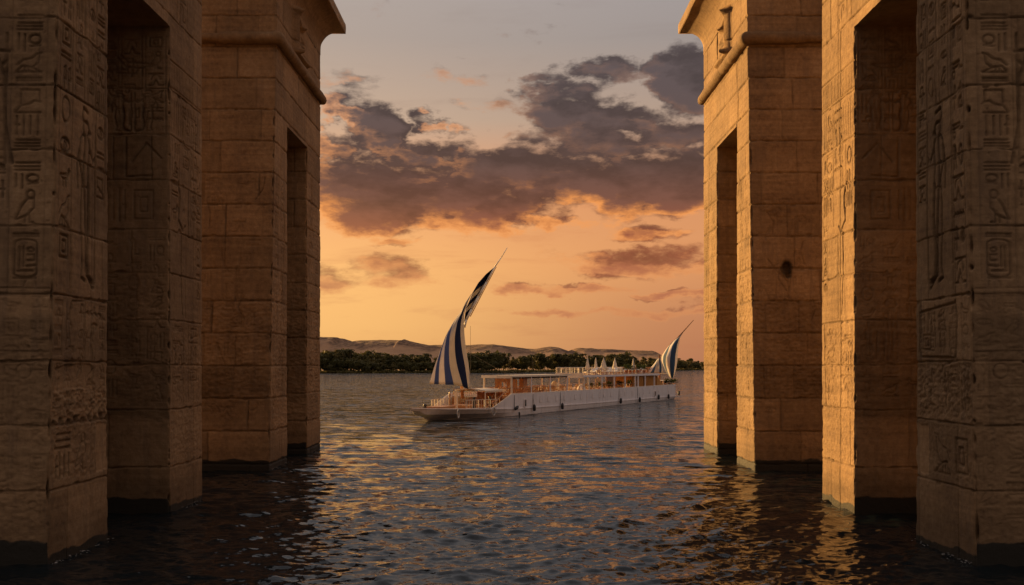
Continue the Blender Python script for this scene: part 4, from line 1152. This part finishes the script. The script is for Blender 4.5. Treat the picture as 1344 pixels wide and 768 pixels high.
# ---- aft deckhouse with the upper deck on its roof
UA0, UA1 = 20.4, 49.0
def build_aft_house():
    R_ = MB(); R_.box(UA0, UA1, V0-0.02, V1+0.35, 3.62, 3.86)
    o = R_.build('upper_deck', WHITE, boat, bevel=0.03)
    f = MB(); f.box(UA0-0.08, UA0, V0-0.06, V1+0.4, 3.55, 4.12); f.build('fascia', CREAM, o)
    f = MB(); f.box(UA0+0.1, UA1-0.1, V0+0.1, V1+0.2, 3.87, 3.90); f.build('decking', DECK, o)
    rail('upper_rail', (UA0, V0), (UA0, V1+0.3), 3.9, 4.78, 5, CREAM)
    rail('upper_rail', (UA0, V0), (UA1-6, V0), 3.88, 4.5, 16, CREAM, False, 0.022)
    rail('upper_rail', (UA0, V1+0.3), (UA1-4, V1+0.3), 3.88, 4.78, 18, CREAM)
    for px in (768, 774, 791, 807.5, 821.5, 835, 838.5, 848, 860):
        u = u_at(px); w = 0.14 if px in (774, 791, 821.5, 838.5) else 0.10
        p = MB(); p.box(u-w, u+w, V0+0.02, V0+0.2, 1.95, 3.62); p.box(u-w-.04, u+w+.04, V0, V0+.24, 1.85, 2.2); p.build('post', CREAM if px in (768, 774) else WHITE, boat, bevel=0.012)
    for k in range(10):
        u = UA0+0.3+k*3.1; p = MB(); p.box(u-.07, u+.07, V1+.05, V1+.2, 1.85, 3.62); p.build('post', CREAM, boat)
    s = MB()      # saloon at the stern end behind ochre curtains
    s.box(u_at(835), UA1-0.2, V0+0.45, V1-0.1, 1.85, 3.6); s.build('saloon_wall', OCHRE, boat)
    for a, b in ((838.5, 847), (849, 859)):
        ua, ub = u_at(a)+.1, u_at(b)-.1; s = MB(); n = 24
        for k in range(n):
            x0 = ua+(ub-ua)*k/n; x1 = ua+(ub-ua)*(k+1)/n; s.box(x0, x1, V0+0.25+0.05*(k % 2), V0+0.33+0.05*(k % 2), 1.9, 3.55)
        s.build('curtain', OCHRE, boat)
    s = MB(); a, b = u_at(808.5), u_at(820); s.box(a, b, V0+1.2, V0+1.3, 1.85, 3.55); s.build('screen_panel', WOOD, boat)
    s = MB(); a, b = u_at(798), u_at(804); s.box(a, b, V0+1.6, V0+1.68, 2.7, 3.4)
    s.build('shutter', CREAM, boat)
    rail('side_rail', (17.2, V0+0.08), (40, V0+0.08), 2.15, 2.65, 20, WOOD, False, 0.03)
    # ochre slope of the stern companionway and low stern cabin
    s = MB(); ua, ub = UA1-0.4, UA1+3.4
    s.add([(ua, V0+.3, 1.85), (ub, V0+.3, 1.85), (ua, V0+.3, 3.55), (ua, V1, 1.85), (ub, V1, 1.85), (ua, V1, 3.55)], [(0,1,2),(3,5,4),(1,4,5,2),(0,2,5,3),(0,3,4,1)])
    s.build('stern_awning', OCHRE, boat)
    s = MB(); s.box(52.6, 56.2, -2.9, 2.0, 2.72, 2.80); s.box(52.8, 53, -2.8, -2.6, 1.85, 2.72); s.box(55.8, 56, -2.8, -2.6, 1.85, 2.72); s.box(52.8, 56, -2.2, -2.1, 1.85, 2.72, 1); s.build('stern_cabin', [CREAM, TERRA], boat)
build_aft_house()

# ---- foredeck: awning, companionway, bitts
def build_foredeck():
    n = 14; M = MB(); V = []; F = []; a0, a1, b0, b1 = -2.2, 2.0, -2.75, 0.6
    for i in range(n+1):
        for j in range(7):
            u = a0+(a1-a0)*i/n; v = b0+(b1-b0)*j/6
            sag = -0.10*math.sin(PI*i/n)*(0.6+0.4*math.sin(j*1.3))-0.05*math.sin(i*1.7+j)*0.6
            V.append((u, v, 2.62+0.16*math.sin(PI*j/6)+sag))
    for i in range(n):
        for j in range(6): F.append((i*7+j, (i+1)*7+j, (i+1)*7+j+1, i*7+j+1))
    M.add(V, F); o = M.build('awning', CANVAS, boat, smooth=True)
    md = o.modifiers.new('thick', 'SOLIDIFY'); md.thickness = 0.05
    v2 = MB(); 
    for k in range(20):
        u = a0+(a1-a0)*k/20; v2.box(u, u+0.2, b0-0.02, b0+0.01, 2.45-0.05*(k % 2), 2.60)
    v2.build('valance', CANVAS, o)
    for (u, v) in ((a0, b0), (a0, b1), (-0.1, b0), (a1, b0)):
        p = MB(); p.tube((u, v, 0.8), (u, v, 2.6), 0.06, 0.05, 8); p.build('awning_post', CREAM, boat)
    p = MB(); p.tube((-3.9, -0.6, 0.9), (-3.9, -0.6, 2.75), 0.11, 0.09, 8); p.build('bow_post', CREAM, boat)
    p = MB(); p.lathe([(0.05,0.9),(0.09,1.1),(0.05,1.3),(0.10,1.6),(0.05,1.9),(0.11,2.3),(0.05,2.5),(0.02,2.6)], 8, (-4.9, -0.4, 0)); p.build('carved_post', WOOD, boat, smooth=True)
    for (u, v) in ((-3.2, -2.1), (-0.4, -2.3)):
        p = MB(); p.tube((u, v, 0.75), (u, v, 1.95), 0.13, 0.13, 10); p.tube((u, v, 1.9), (u, v, 2.0), 0.17, 0.17, 10); p.build('mooring_bitt', DARK, boat)
    # raised timber front: orange lit planking, stair with rails
    M = MB()
    for k in range(12): M.box(1.44, 1.52, -2.7+0.24*k, -2.49+0.24*k, 0.75, 2.35+0.02*(k % 3))
    M.build('plank_wall', TERRA, boat)
    M = MB()
    for k in range(7): M.box(-0.9+0.42*k, -0.45+0.42*k, -3.1, -2.35, 0.72+0.2*k, 0.78+0.2*k)
    M.build('stair', WOOD, boat)
    for v in (-3.22, -2.3):
        M = MB(); M.tube((-1.5, v, 1.25), (2.2, v, 2.95), 0.06, 0.06, 8); M.tube((-1.4, v, 0.85), (2.1, v, 2.15), 0.10, 0.10, 6)
        for k in range(6): M.tube((-1.4+0.65*k, v, 0.85+0.24*k), (-1.4+0.65*k, v, 1.3+0.30*k), 0.03, 0.03, 6)
        M.build('stair_rail', WOOD, boat)
    M = MB(); M.box(-3.4, -0.2, -2.0, 0.6, 0.80, 1.18); M.box(-3.3, -0.3, -1.9, 0.5, 1.18, 1.22); M.build('deck_locker', WOOD, boat, bevel=0.04)
    M = MB(); M.box(-7.3, -4.6, -0.9, 0.8, 0.95, 1.22); M.build('bow_hatch', WOOD, boat, bevel=0.04)
    M = MB(); M.lathe([(0.16,0),(0.12,0.2),(0.2,0.28),(0.05,0.45)], 8, (-8.6, 0, 1.1)); M.build('bow_bollard', DARK, boat, smooth=True)
    rail('bow_rail', (-4.4, -1.9), (-0.8, -3.2), 0.85, 1.75, 5, CREAM, True, 0.025)
    rail('bow_rail', (-4.4, 1.9), (1.8, 3.3), 0.85, 1.75, 7, CREAM, True, 0.025)
    rail('bow_rail', (-2.2, 0.6), (2.0, 0.6), 0.80, 2.5, 10, DARK, False, 0.02)
build_foredeck()

# ------------------------------------------------------------------ sails
def sail_local(px, py, Z):
    return world_local((px-672)/FPX*Z, Z, 5+(480-py)/FPX*Z)
def sail_mesh(rows, cols, depth, mats, sub=5, vsub=5):
    """rows: list of lists of (px,py) stripe boundaries, foot first; cols: material per stripe"""
    V = []; F = []; MI = []
    nb = len(rows[0]); X = []
    for r0, r1 in zip(rows[:-1], rows[1:]):
        for k in range(vsub):
            f = k/vsub; X.append([(a[0]*(1-f)+b[0]*f, a[1]*(1-f)+b[1]*f) for a, b in zip(r0, r1)])
    X.append(rows[-1])
    A = np.array(X)                       # smooth the outline along the rows
    for _ in range(3):
        B = A.copy(); B[1:-1] = (A[:-2]+2*A[1:-1]+A[2:])/4; A = B
    nr = len(A); nc = (nb-1)*sub+1
    for i in range(nr):
        w0, w1 = A[i, 0, 0], A[i, -1, 0]
        for j in range(nc):
            k = min(j//sub, nb-2); f = (j-k*sub)/sub
            p = A[i, k]*(1-f)+A[i, k+1]*f
            w = 0.5 if abs(w1-w0) < 1e-3 else (p[0]-w0)/(w1-w0)
            V.append(sail_local(p[0], p[1], depth(p[0], p[1], w, i/(nr-1))))
    for i in range(nr-1):
        for j in range(nc-1):
            F.append((i*nc+j, i*nc+j+1, (i+1)*nc+j+1, (i+1)*nc+j)); MI.append(cols[j//sub])
    me = bpy.data.meshes.new('sail'); me.from_pydata(V, [], F)
    for m in mats: me.materials.append(m)
    me.polygons.foreach_set('material_index', MI); me.polygons.foreach_set('use_smooth', [True]*len(F)); me.update()
    return me
def crop(ox, oy, k): return lambda x, y: (ox+x/k, oy+y/k)
def build_sails():
    c2 = crop(555, 415, 7.683); c1 = crop(555, 320, 7.683); c3 = crop(840, 415, 7.686)
    foot = list(zip([66,113,160,228,313,403,458,492], [678,686,686,690,694,708,738,742]))
    rows = [foot]+[[(x, y) for x in xs] for y, xs in ((500,[118,133,163,213,268,343,425,464]),(350,[174,176,188,215,262,322,395,438]),(200,[229,230,231,240,270,322,378,420]),
        (120,[272,273,274,275,290,335,380,416]),(50,[313,314,315,316,319,350,386,415]),(-30,[373,374,374,375,376,388,405,418]),(-90,[402,402,402,402,403,409,425,440]),(-150,[436,436,436,436,437,439,445,457]),(-225,[489,489,489,489,489,489,490,492]))]
    rows = [[c2(*p) for p in r] for r in rows]
    dz = lambda px, py, w, t: 88.5+(px-563)*0.075-1.5*math.sin(PI*min(1, max(0, w)))*(1-t)**0.6
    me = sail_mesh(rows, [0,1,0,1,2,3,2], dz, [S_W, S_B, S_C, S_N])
    o = link('sail', me, boat); md = o.modifiers.new('t', 'SOLIDIFY'); md.thickness = 0.03; o['label'] = 'big forward sail with white and navy stripes'
    pairs = [((418,800),(424,790)),((430,697),(503,628)),((440,648),(552,538)),((470,580),(597,458)),((500,500),(631,392)),((560,397),(668,328)),((640,307),(700,272)),((724,237),(727,233))]
    cols = [3,2,3,2,3,3,3]
    A = []; C_ = []
    for (l0, r0), (l1, r1), cc in zip(pairs[:-1], pairs[1:], cols):
        for k in range(4):
            f = k/4; A.append((c1(l0[0]*(1-f)+l1[0]*f, l0[1]*(1-f)+l1[1]*f), c1(r0[0]*(1-f)+r1[0]*f, r0[1]*(1-f)+r1[1]*f))); C_.append(cc)
    A.append((c1(*pairs[-1][0]), c1(*pairs[-1][1])))
    V = []; F = []; MI = []; n = 9
    dk = lambda px: 88.5+(px-563)*0.075+0.3
    for (l, r_) in A:
        for j in range(n):
            f = j/(n-1); p = (l[0]*(1-f)+r_[0]*f, l[1]*(1-f)+r_[1]*f)
            V.append(sail_local(p[0], p[1], dk(p[0])+0.9*math.sin(PI*f)))
    for i in range(len(A)-1):
        for j in range(n-1): F.append((i*n+j, i*n+j+1, (i+1)*n+j+1, (i+1)*n+j)); MI.append(C_[i])
    me = bpy.data.meshes.new('sail_peak'); me.from_pydata(V, [], F)
    for m in (S_W, S_B, S_C, S_N): me.materials.append(m)
    me.polygons.foreach_set('material_index', MI); me.polygons.foreach_set('use_smooth', [True]*len(F)); me.update()
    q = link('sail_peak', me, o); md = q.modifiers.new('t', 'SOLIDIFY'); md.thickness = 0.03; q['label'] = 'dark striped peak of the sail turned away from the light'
    def P(px, py, Z): return sail_local(px, py, Z)
    # yard: long curved lateen spar
    y = MB(); pts = [c1(851,40), c1(790,140), c1(726,233), c1(640,390), c1(560,535), c1(490,665), c1(437,768), (609.5, 430)]
    rad = [0.03, 0.045, 0.06, 0.10, 0.12, 0.12, 0.12, 0.10]
    for (a, b, r0, r1) in zip(pts[:-1], pts[1:], rad[:-1], rad[1:]): y.tube(P(*a, dk(a[0])-0.1), P(*b, dk(b[0])-0.1), r0, r1, 8)
    y.build('yard', CREAM, boat, smooth=True)
    y = MB(); a, b = c1(735, 225), c1(470, 725)
    y.tube(P(a[0]+0.6, a[1]+1.2, dk(a[0])), P(b[0]+1.1, b[1]+1.0, dk(b[0])), 0.035, 0.05, 6); y.build('yard_lashing', WOOD, boat)
    y = MB(); y.tube(P(607, 523, 93.2), P(603.5, 455, 93.8), 0.17, 0.12, 10); y.build('mast', WOOD, boat, smooth=True)
    y = MB(); y.path([P(617.4, 428, 92.4), P(617.5, 452, 92.4), P(618, 511, 92.4)], 0.014, 4); y.path([P(563.5, 503, 88.3), P(580, 528, 88.0)], 0.018, 4); y.build('sheet_rope', ROPE, boat)
    y = MB()
    for a, b in (((607, 462, 93.5), (548, 534, 86.5)), ((606, 458, 93.6), (671, 494, 94.6)), ((619, 511, 92.8), (646, 535, 92.2)), ((604, 460, 93.7), (592, 531, 90.5))):
        y.tube(P(*a), P(*b), 0.016, 0.016, 4, cap=False)
    y.build('rigging', ROPE, boat)
    # stern sail
    rws = [(632,[316,317,318,319,320,321]),(610,[295,296,300,315,338,342]),(560,[265,268,278,305,345,358]),(500,[234,240,262,302,350,372]),(450,[217,230,260,303,355,378]),(400,[219,235,265,308,358,380]),
           (350,[253,262,285,313,365,384]),(300,[289,292,300,325,373,388]),(250,[338,340,342,352,385,398]),(215,[384,385,385,386,392,405]),(165,[434,434,435,435,435,436])]
    rows = [[c3(x, yy) for x in xs] for yy, xs in rws]
    d3 = lambda px, py, w, t: 142.5-2.2*math.sin(PI*min(1, max(0, w)))*math.sin(PI*t)+(480-py)*0.02
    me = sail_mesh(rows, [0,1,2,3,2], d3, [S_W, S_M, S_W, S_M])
    o = link('sail', me, boat); md = o.modifiers.new('t', 'SOLIDIFY'); md.thickness = 0.03; o['label'] = 'full striped stern sail'
    rws = [(570,[72,108,142,188,196,215,272]),(530,[100,130,152,188,196,219,252]),(490,[136,152,165,188,196,217,232]),(425,[183,185,187,189,193,201,208])]
    rows = [[c3(x, yy) for x in xs] for yy, xs in rws]
    d4 = lambda px, py, w, t: 139.2-0.8*math.sin(PI*min(1, max(0, w)))
    me = sail_mesh(rows, [0,1,2,0,1,2], d4, [S_W, S_M, S_C])
    o = link('sail', me, boat); md = o.modifiers.new('t', 'SOLIDIFY'); md.thickness = 0.03; o['label'] = 'small furled striped sail ahead of the stern sail'
    y = MB(); a = [c3(540,40), c3(470,118), c3(385,212), c3(300,293), c3(216,408)]
    for (p, q2, r0, r1) in zip(a[:-1], a[1:], [0.05, 0.08, 0.10, 0.12], [0.08, 0.10, 0.12, 0.12]): y.tube(P(*p, 143.2), P(*q2, 143.0), r0, r1, 6)
    y.build('yard', WOOD, boat)
    y = MB(); p = c3(196, 395); q2 = c3(197, 640); y.tube(P(*q2, 139.6), P(*p, 139.6), 0.17, 0.12, 8); y.build('mast', WOOD, boat)
    y = MB(); p = c3(50, 583); q2 = c3(280, 580); y.tube(P(*p, 139.0), P(*q2, 139.8), 0.07, 0.07, 8); y.build('boom', CREAM, boat)
build_sails()

# ------------------------------------------------------------------ things standing on the boat
def put(me, name, u, v, z, rot, label, cat, group=None, s=1.0):
    o = link(name, me); o.location = boat_world(u, v, z); o.rotation_euler = (0, 0, TH+rot); o.scale = (s, s, s)
    return tag(o, label, cat, group)
def chair_mesh():
    M = MB()
    for x in (-.22, .22):
        for y in (-.22, .22): M.tube((x, y, 0), (x, y, 0.92 if x > 0 else 0.43), 0.022, 0.022, 6)
    M.box(-.26, .26, -.26, .26, .40, .46); M.box(-.22, .24, -.23, .23, .46, .53, 1)
    for k in range(5): M.box(.21, .24, -.2+.085*k, -.15+.085*k, .5, .88)
    M.box(.20, .25, -.25, .25, .86, .93)
    for y in (-.25, .25): M.tube((-.22, y, .66), (.22, y, .68), .022, .022, 6); M.tube((-.22, y, .43), (-.22, y, .66), .02, .02, 6)
    return M.mesh('armchair', [CANE, CUSH])
def table_mesh():
    M = MB(); M.lathe([(0.50,0.70),(0.52,0.72),(0.52,0.75),(0.50,0.76)], 16); M.lathe([(0.28,0),(0.26,0.05),(0.06,0.10),(0.05,0.68),(0.14,0.70)], 10)
    return M.mesh('table', WOOD)
def planter_mesh(seed):
    rng = np.random.default_rng(seed); M = MB(); M.lathe([(0.15,0),(0.22,0.30),(0.25,0.38),(0.25,0.42),(0.2,0.42),(0.19,0.36)], 10)
    for k in range(90):
        a = rng.uniform(0, 2*PI); e = rng.uniform(0.1, 1.3); L = rng.uniform(.3, .75); d = Vector((math.cos(a)*math.cos(e), math.sin(a)*math.cos(e), math.sin(e)))
        p = Vector((0,0,.42))+d*L; s = Vector((-math.sin(a), math.cos(a), 0))*0.07
        M.add([p-d*.16, p+s, p+d*.18-Vector((0,0,.05)), p-s], [(0,1,2,3)], 1)
    return M.mesh('potted_plant', [TERRA, PLANT])
def parasol_mesh(k):
    M = MB(); fl = lambda t: 1+0.22*math.cos(8*t+k)
    w = [1.0, 0.85, 1.4, 1.25, 0.8][k]
    M.tube((0,0,0), (0,0,2.15), 0.03, 0.03, 8, 1); M.lathe([(0.28,0),(0.28,0.06),(0.08,0.10)], 10, mi=1)
    M.lathe([(0.10*w,0.55),(0.24*w,0.58),(0.26*w,0.75),(0.20*w,1.1),(0.13*w,1.55),(0.06,1.95),(0.02,2.12)], 24, squash=fl)
    return M.mesh('closed_parasol', [CANVAS, WOOD], smooth=True)
def lounger_mesh():
    M = MB(); M.box(-.9, .45, -.32, .32, .22, .28, 1); M.box(-.88, .42, -.30, .30, .28, .38)
    M.add([(.42,-.3,.28),(.42,.3,.28),(.95,.3,.78),(.95,-.3,.78),(.36,-.3,.38),(.36,.3,.38),(.88,.3,.86),(.88,-.3,.86)], [(0,1,2,3),(4,7,6,5),(0,4,5,1),(2,6,7,3),(0,3,7,4),(1,5,6,2)])
    for x in (-.85, .4):
        for y in (-.29, .29): M.box(x-.03, x+.03, y-.03, y+.03, 0, .22, 1)
    return M.mesh('sun_lounger', [CUSH, WOOD])
def beanbag_mesh():
    M = MB(); M.lathe([(0.20,0),(0.40,0.06),(0.46,0.22),(0.38,0.45),(0.22,0.66),(0.06,0.78)], 14, squash=lambda t: 1+0.12*math.cos(t)+0.05*math.cos(3*t)); return M.mesh('beanbag', CUSH, smooth=True)
def sofa_mesh():
    M = MB(); M.box(-.85, .85, -.38, .38, .10, .40, 1); M.box(-.83, .83, -.36, .30, .40, .52); M.box(-.85, .85, .24, .40, .40, .90, 1); M.box(-.8, .8, .16, .26, .52, .88)
    for x in (-.85, .77): M.box(x, x+.08, -.38, .3, .4, .66, 1)
    return M.mesh('sofa', [CUSH, WOOD])
CH, TB, LG, BB, SF = chair_mesh(), table_mesh(), lounger_mesh(), beanbag_mesh(), sofa_mesh()
ORD = ['first','second','third','fourth','fifth','sixth','seventh','eighth','ninth','tenth','eleventh','twelfth','thirteenth','fourteenth','fifteenth','sixteenth']
def furnish():
    zf = 1.85
    k = 0
    for i, u in enumerate((3.9, 8.3, 10.9, 13.4, 15.6, 18.2, 22.5, 25.6, 28.8, 31.6, 34.5)):
        where = 'under the forward roof' if u < 17 else ('between the two deckhouses' if u < 20 else 'under the upper deck')
        v = (-2.2, -1.9, -2.3)[i % 3]
        put(TB, 'table', u, v, zf, 0, f'round wooden table {where}, {ORD[i]} along the main deck from the bow', 'table', 'round tables along the main deck')
        for j, (du, rot) in enumerate(((-0.75, PI), (0.75, 0))):
            put(CH, 'armchair', u+du, v-0.1*j, zf, rot+0.15*((i*7+j*3) % 5-2), f'cane armchair on the {"bow" if j == 0 else "stern"} side of the {ORD[i]} main deck table from the bow', 'chair', 'cane armchairs along the main deck')
    for i, px in enumerate((774, 787, 799, 813, 826, 881, 885.5, 875)):
        pm = planter_mesh(20+i); u = u_at(px, -3.0)
        put(pm, 'potted_plant', u, -3.0, zf, i, f'clay potted plant by the port wall of the main deck, {ORD[i]} from bow' if i < 5 else f'leafy shrub on the stern deck, {["left", "right", "nearest the awning"][i-5]} of three', 'potted plant', 'potted plants on the boat', 1.1)
    for i, px in enumerate((771.2, 782, 792.3, 807, 831.2)):
        v = (-1.6, -1.9, -2.0, -1.7, -1.4)[i]; u = u_at(px, v)
        put(parasol_mesh(i), 'closed_parasol', u, v, 3.90, 0, f'closed white parasol on the upper deck, {ORD[i]} of five from the bow', 'parasol', 'closed parasols on the upper deck')
    for i, px in enumerate((776, 786.5, 796.5, 802, 811, 815)):
        u = u_at(px, -2.6); put(LG, 'sun_lounger', u, -2.6, 3.90, 0.2*((i*5) % 7-3)+PI*(i % 2), f'white cushioned lounger at the port edge of the upper deck, {ORD[i]} from the bow', 'lounger', 'loungers on the upper deck')
    for i, px in enumerate((779, 789.5, 804.5, 819, 836, 842)):
        u = u_at(px, -1.0); put(BB, 'beanbag', u, -1.0, 3.90, i*1.3, f'white beanbag in the middle of the upper deck, {ORD[i]} from the bow', 'beanbag', 'beanbags on the upper deck')
    for i, px in enumerate((822, 827, 838.5, 845)):
        u = u_at(px, -2.4); put(planter_mesh(60+i), 'potted_plant', u, -2.4, 3.90, i, f'potted plant at the aft end of the upper deck, {ORD[i]} from the bow', 'potted plant', 'potted plants on the boat', 1.15)
    for i, px in enumerate((818, 825, 833, 841, 848)):
        u = u_at(px, -0.7); put(SF, 'sofa', u, -0.75, 3.90, PI*(0 if i % 2 else 1), f'white sofa along the far rail of the upper deck, {ORD[i]} from bow', 'sofa', 'sofas on the upper deck')
    for i, u in enumerate((5.2, 9.6, 12.2)):
        put(SF, 'sofa', u, -0.9, zf, 0, f'white sofa by the far rail under the forward roof, {ORD[i]} from bow', 'sofa', 'sofas under the forward roof')
    put(BB, 'beanbag', u_at(728, -2.0), -2.0, zf+0.5, 0, 'white cushion seat under the aft end of the forward roof', 'beanbag', None, 1.2)
    put(BB, 'beanbag', u_at(763, -3.0), -3.0, zf+0.15, 0, 'white cushion seat beside the first post of the upper deck', 'beanbag', None, 1.1)
    # fenders hanging along the port side
    M = MB(); M.lathe([(0.03,-.42),(0.15,-.36),(0.18,-.2),(0.18,.15),(0.13,.3),(0.05,.38)], 12); M.tube((0,0,.36), (0,0.06,.95), .016, .016, 5, 1)
    FN = M.mesh('fender', [RUBBER, ROPE], smooth=True)
    names = ['forward of the dark slot','aft of the dark slot','second aft of the dark slot','midway along the upper deck','below the aft curtains','under the stern awning','nearest the stern corner']
    for i, (px, py, tl) in enumerate(((677.5, 535.3, 1.2), (700.6, 535, -0.1), (737.5, 533, -0.08), (814.3, 526, 0.15), (839.2, 524.5, 0.1), (864, 521, 0.1), (877, 520.3, 0.1))):
        u = u_at(px, -HB-0.2); z = z_at(py, u, -HB-0.2)
        o = put(FN, 'fender', u, -HB-0.26, z, 0, 'black rubber fender hanging on the white hull '+names[i], 'fender', 'fenders along the port side', 0.9); o.rotation_euler = (0, tl, TH)
    u = 57.5; o = put(FN, 'fender', u+1.0, -HB+0.1, 0.85, 0, 'black fender swinging clear behind the stern', 'fender', 'fenders along the port side', 0.9)
    M = MB(); M.tube((56.9, -3.2, 1.9), (58.5, -3.4, 1.75), 0.03, 0.03, 6); M.build('stern_spar', WOOD, boat)
    o = put(FN, 'fender', u_at(681, -HB-.2), -HB-0.26, z_at(543, u_at(681, -HB-.2)), 0, 'small black fender lowest on the hull below the slanting one', 'fender', 'fenders along the port side', 0.5)
    M = MB()
    for k in range(28):
        a, b = 2*PI*k/28, 2*PI*(k+1)/28; M.tube((0.36*math.cos(a), 0, 0.36*math.sin(a)), (0.36*math.cos(b), 0, 0.36*math.sin(b)), .06, .06, 8, 0, cap=False)
    RG = M.mesh('rope_ring', [simple_mat('grey_buoy', (0.42,0.40,0.36), 0.8, 0.2), ROPE], smooth=True)
    for px, lab in ((603, 'pale round buoy hanging on the bow below the awning'), (646.3, 'mossy round buoy hanging on the hull at the foot of the stair')):
        u = (u_at(px, -3.0) if px < 610 else u_at(px)); v = -2.75 if px < 610 else -HB-0.12
        put(RG, 'round_buoy', u, v-0.12 if px < 610 else v, 0.62, 0.30 if px < 610 else 0, lab, 'buoy')
furnish()

# ------------------------------------------------------------------ foam where the water laps
def build_foam():
    rng = np.random.default_rng(12); M = MB()
    def patch(x, y, r, z=0.035):
        n = 7; k = rng.uniform(0.5, 1.2, n); a = rng.uniform(0, 6.28); ex = rng.uniform(1.0, 2.4)
        V = []
        for q in range(n):
            t = a+2*PI*q/n; V.append((x+r*k[q]*math.cos(t)*ex*0.7, y+r*k[q]*math.sin(t)*0.7, z))
        V.append((x, y, z+0.012)); M.add(V, [(q, (q+1) % n, n) for q in range(n)])
    for side in (-1, 1):
        for (y0, y1, w) in ((23.8, 27.4, 1.0), (32.3, 35.7, 0.7), (45.6, 49.2, 0.5), (53.9, 57.7, 0.4)):
            for k in range(int(60*w)):
                y = rng.uniform(y0, y1); d = abs(rng.normal(0, 0.14))+0.01
                if math.sin(y*2.1+side)+math.sin(y*5.3) < -0.3: continue
                patch(side*(XI-d), y, rng.uniform(0.010, 0.032))
    for k in range(260):     # along the hull and off its stern
        u = rng.uniform(-7, 57); d = abs(rng.normal(0, 0.22))
        yy = -HB-0.08-d
        if u < 3: yy = -(HB-0.05)*(1-(1-max(0, min(1, (u+6.6)/9.5)))**1.7)-0.1-d
        x, y, _ = boat_world(u, yy); patch(x, y, rng.uniform(0.03, 0.10), 0.05)
    for k in range(420):
        s = rng.uniform(0, 26); x, y, _ = boat_world(57+s, rng.normal(0, 1.2+0.10*s)); patch(x, y, rng.uniform(0.04, 0.13), 0.05)
    m = simple_mat('foam_white', (0.30, 0.29, 0.27), 0.9, 0.1, 30.0)
    tag(M.build('foam', m), 'thin white foam where water meets stone and hull', 'foam', kind='stuff')
build_foam()
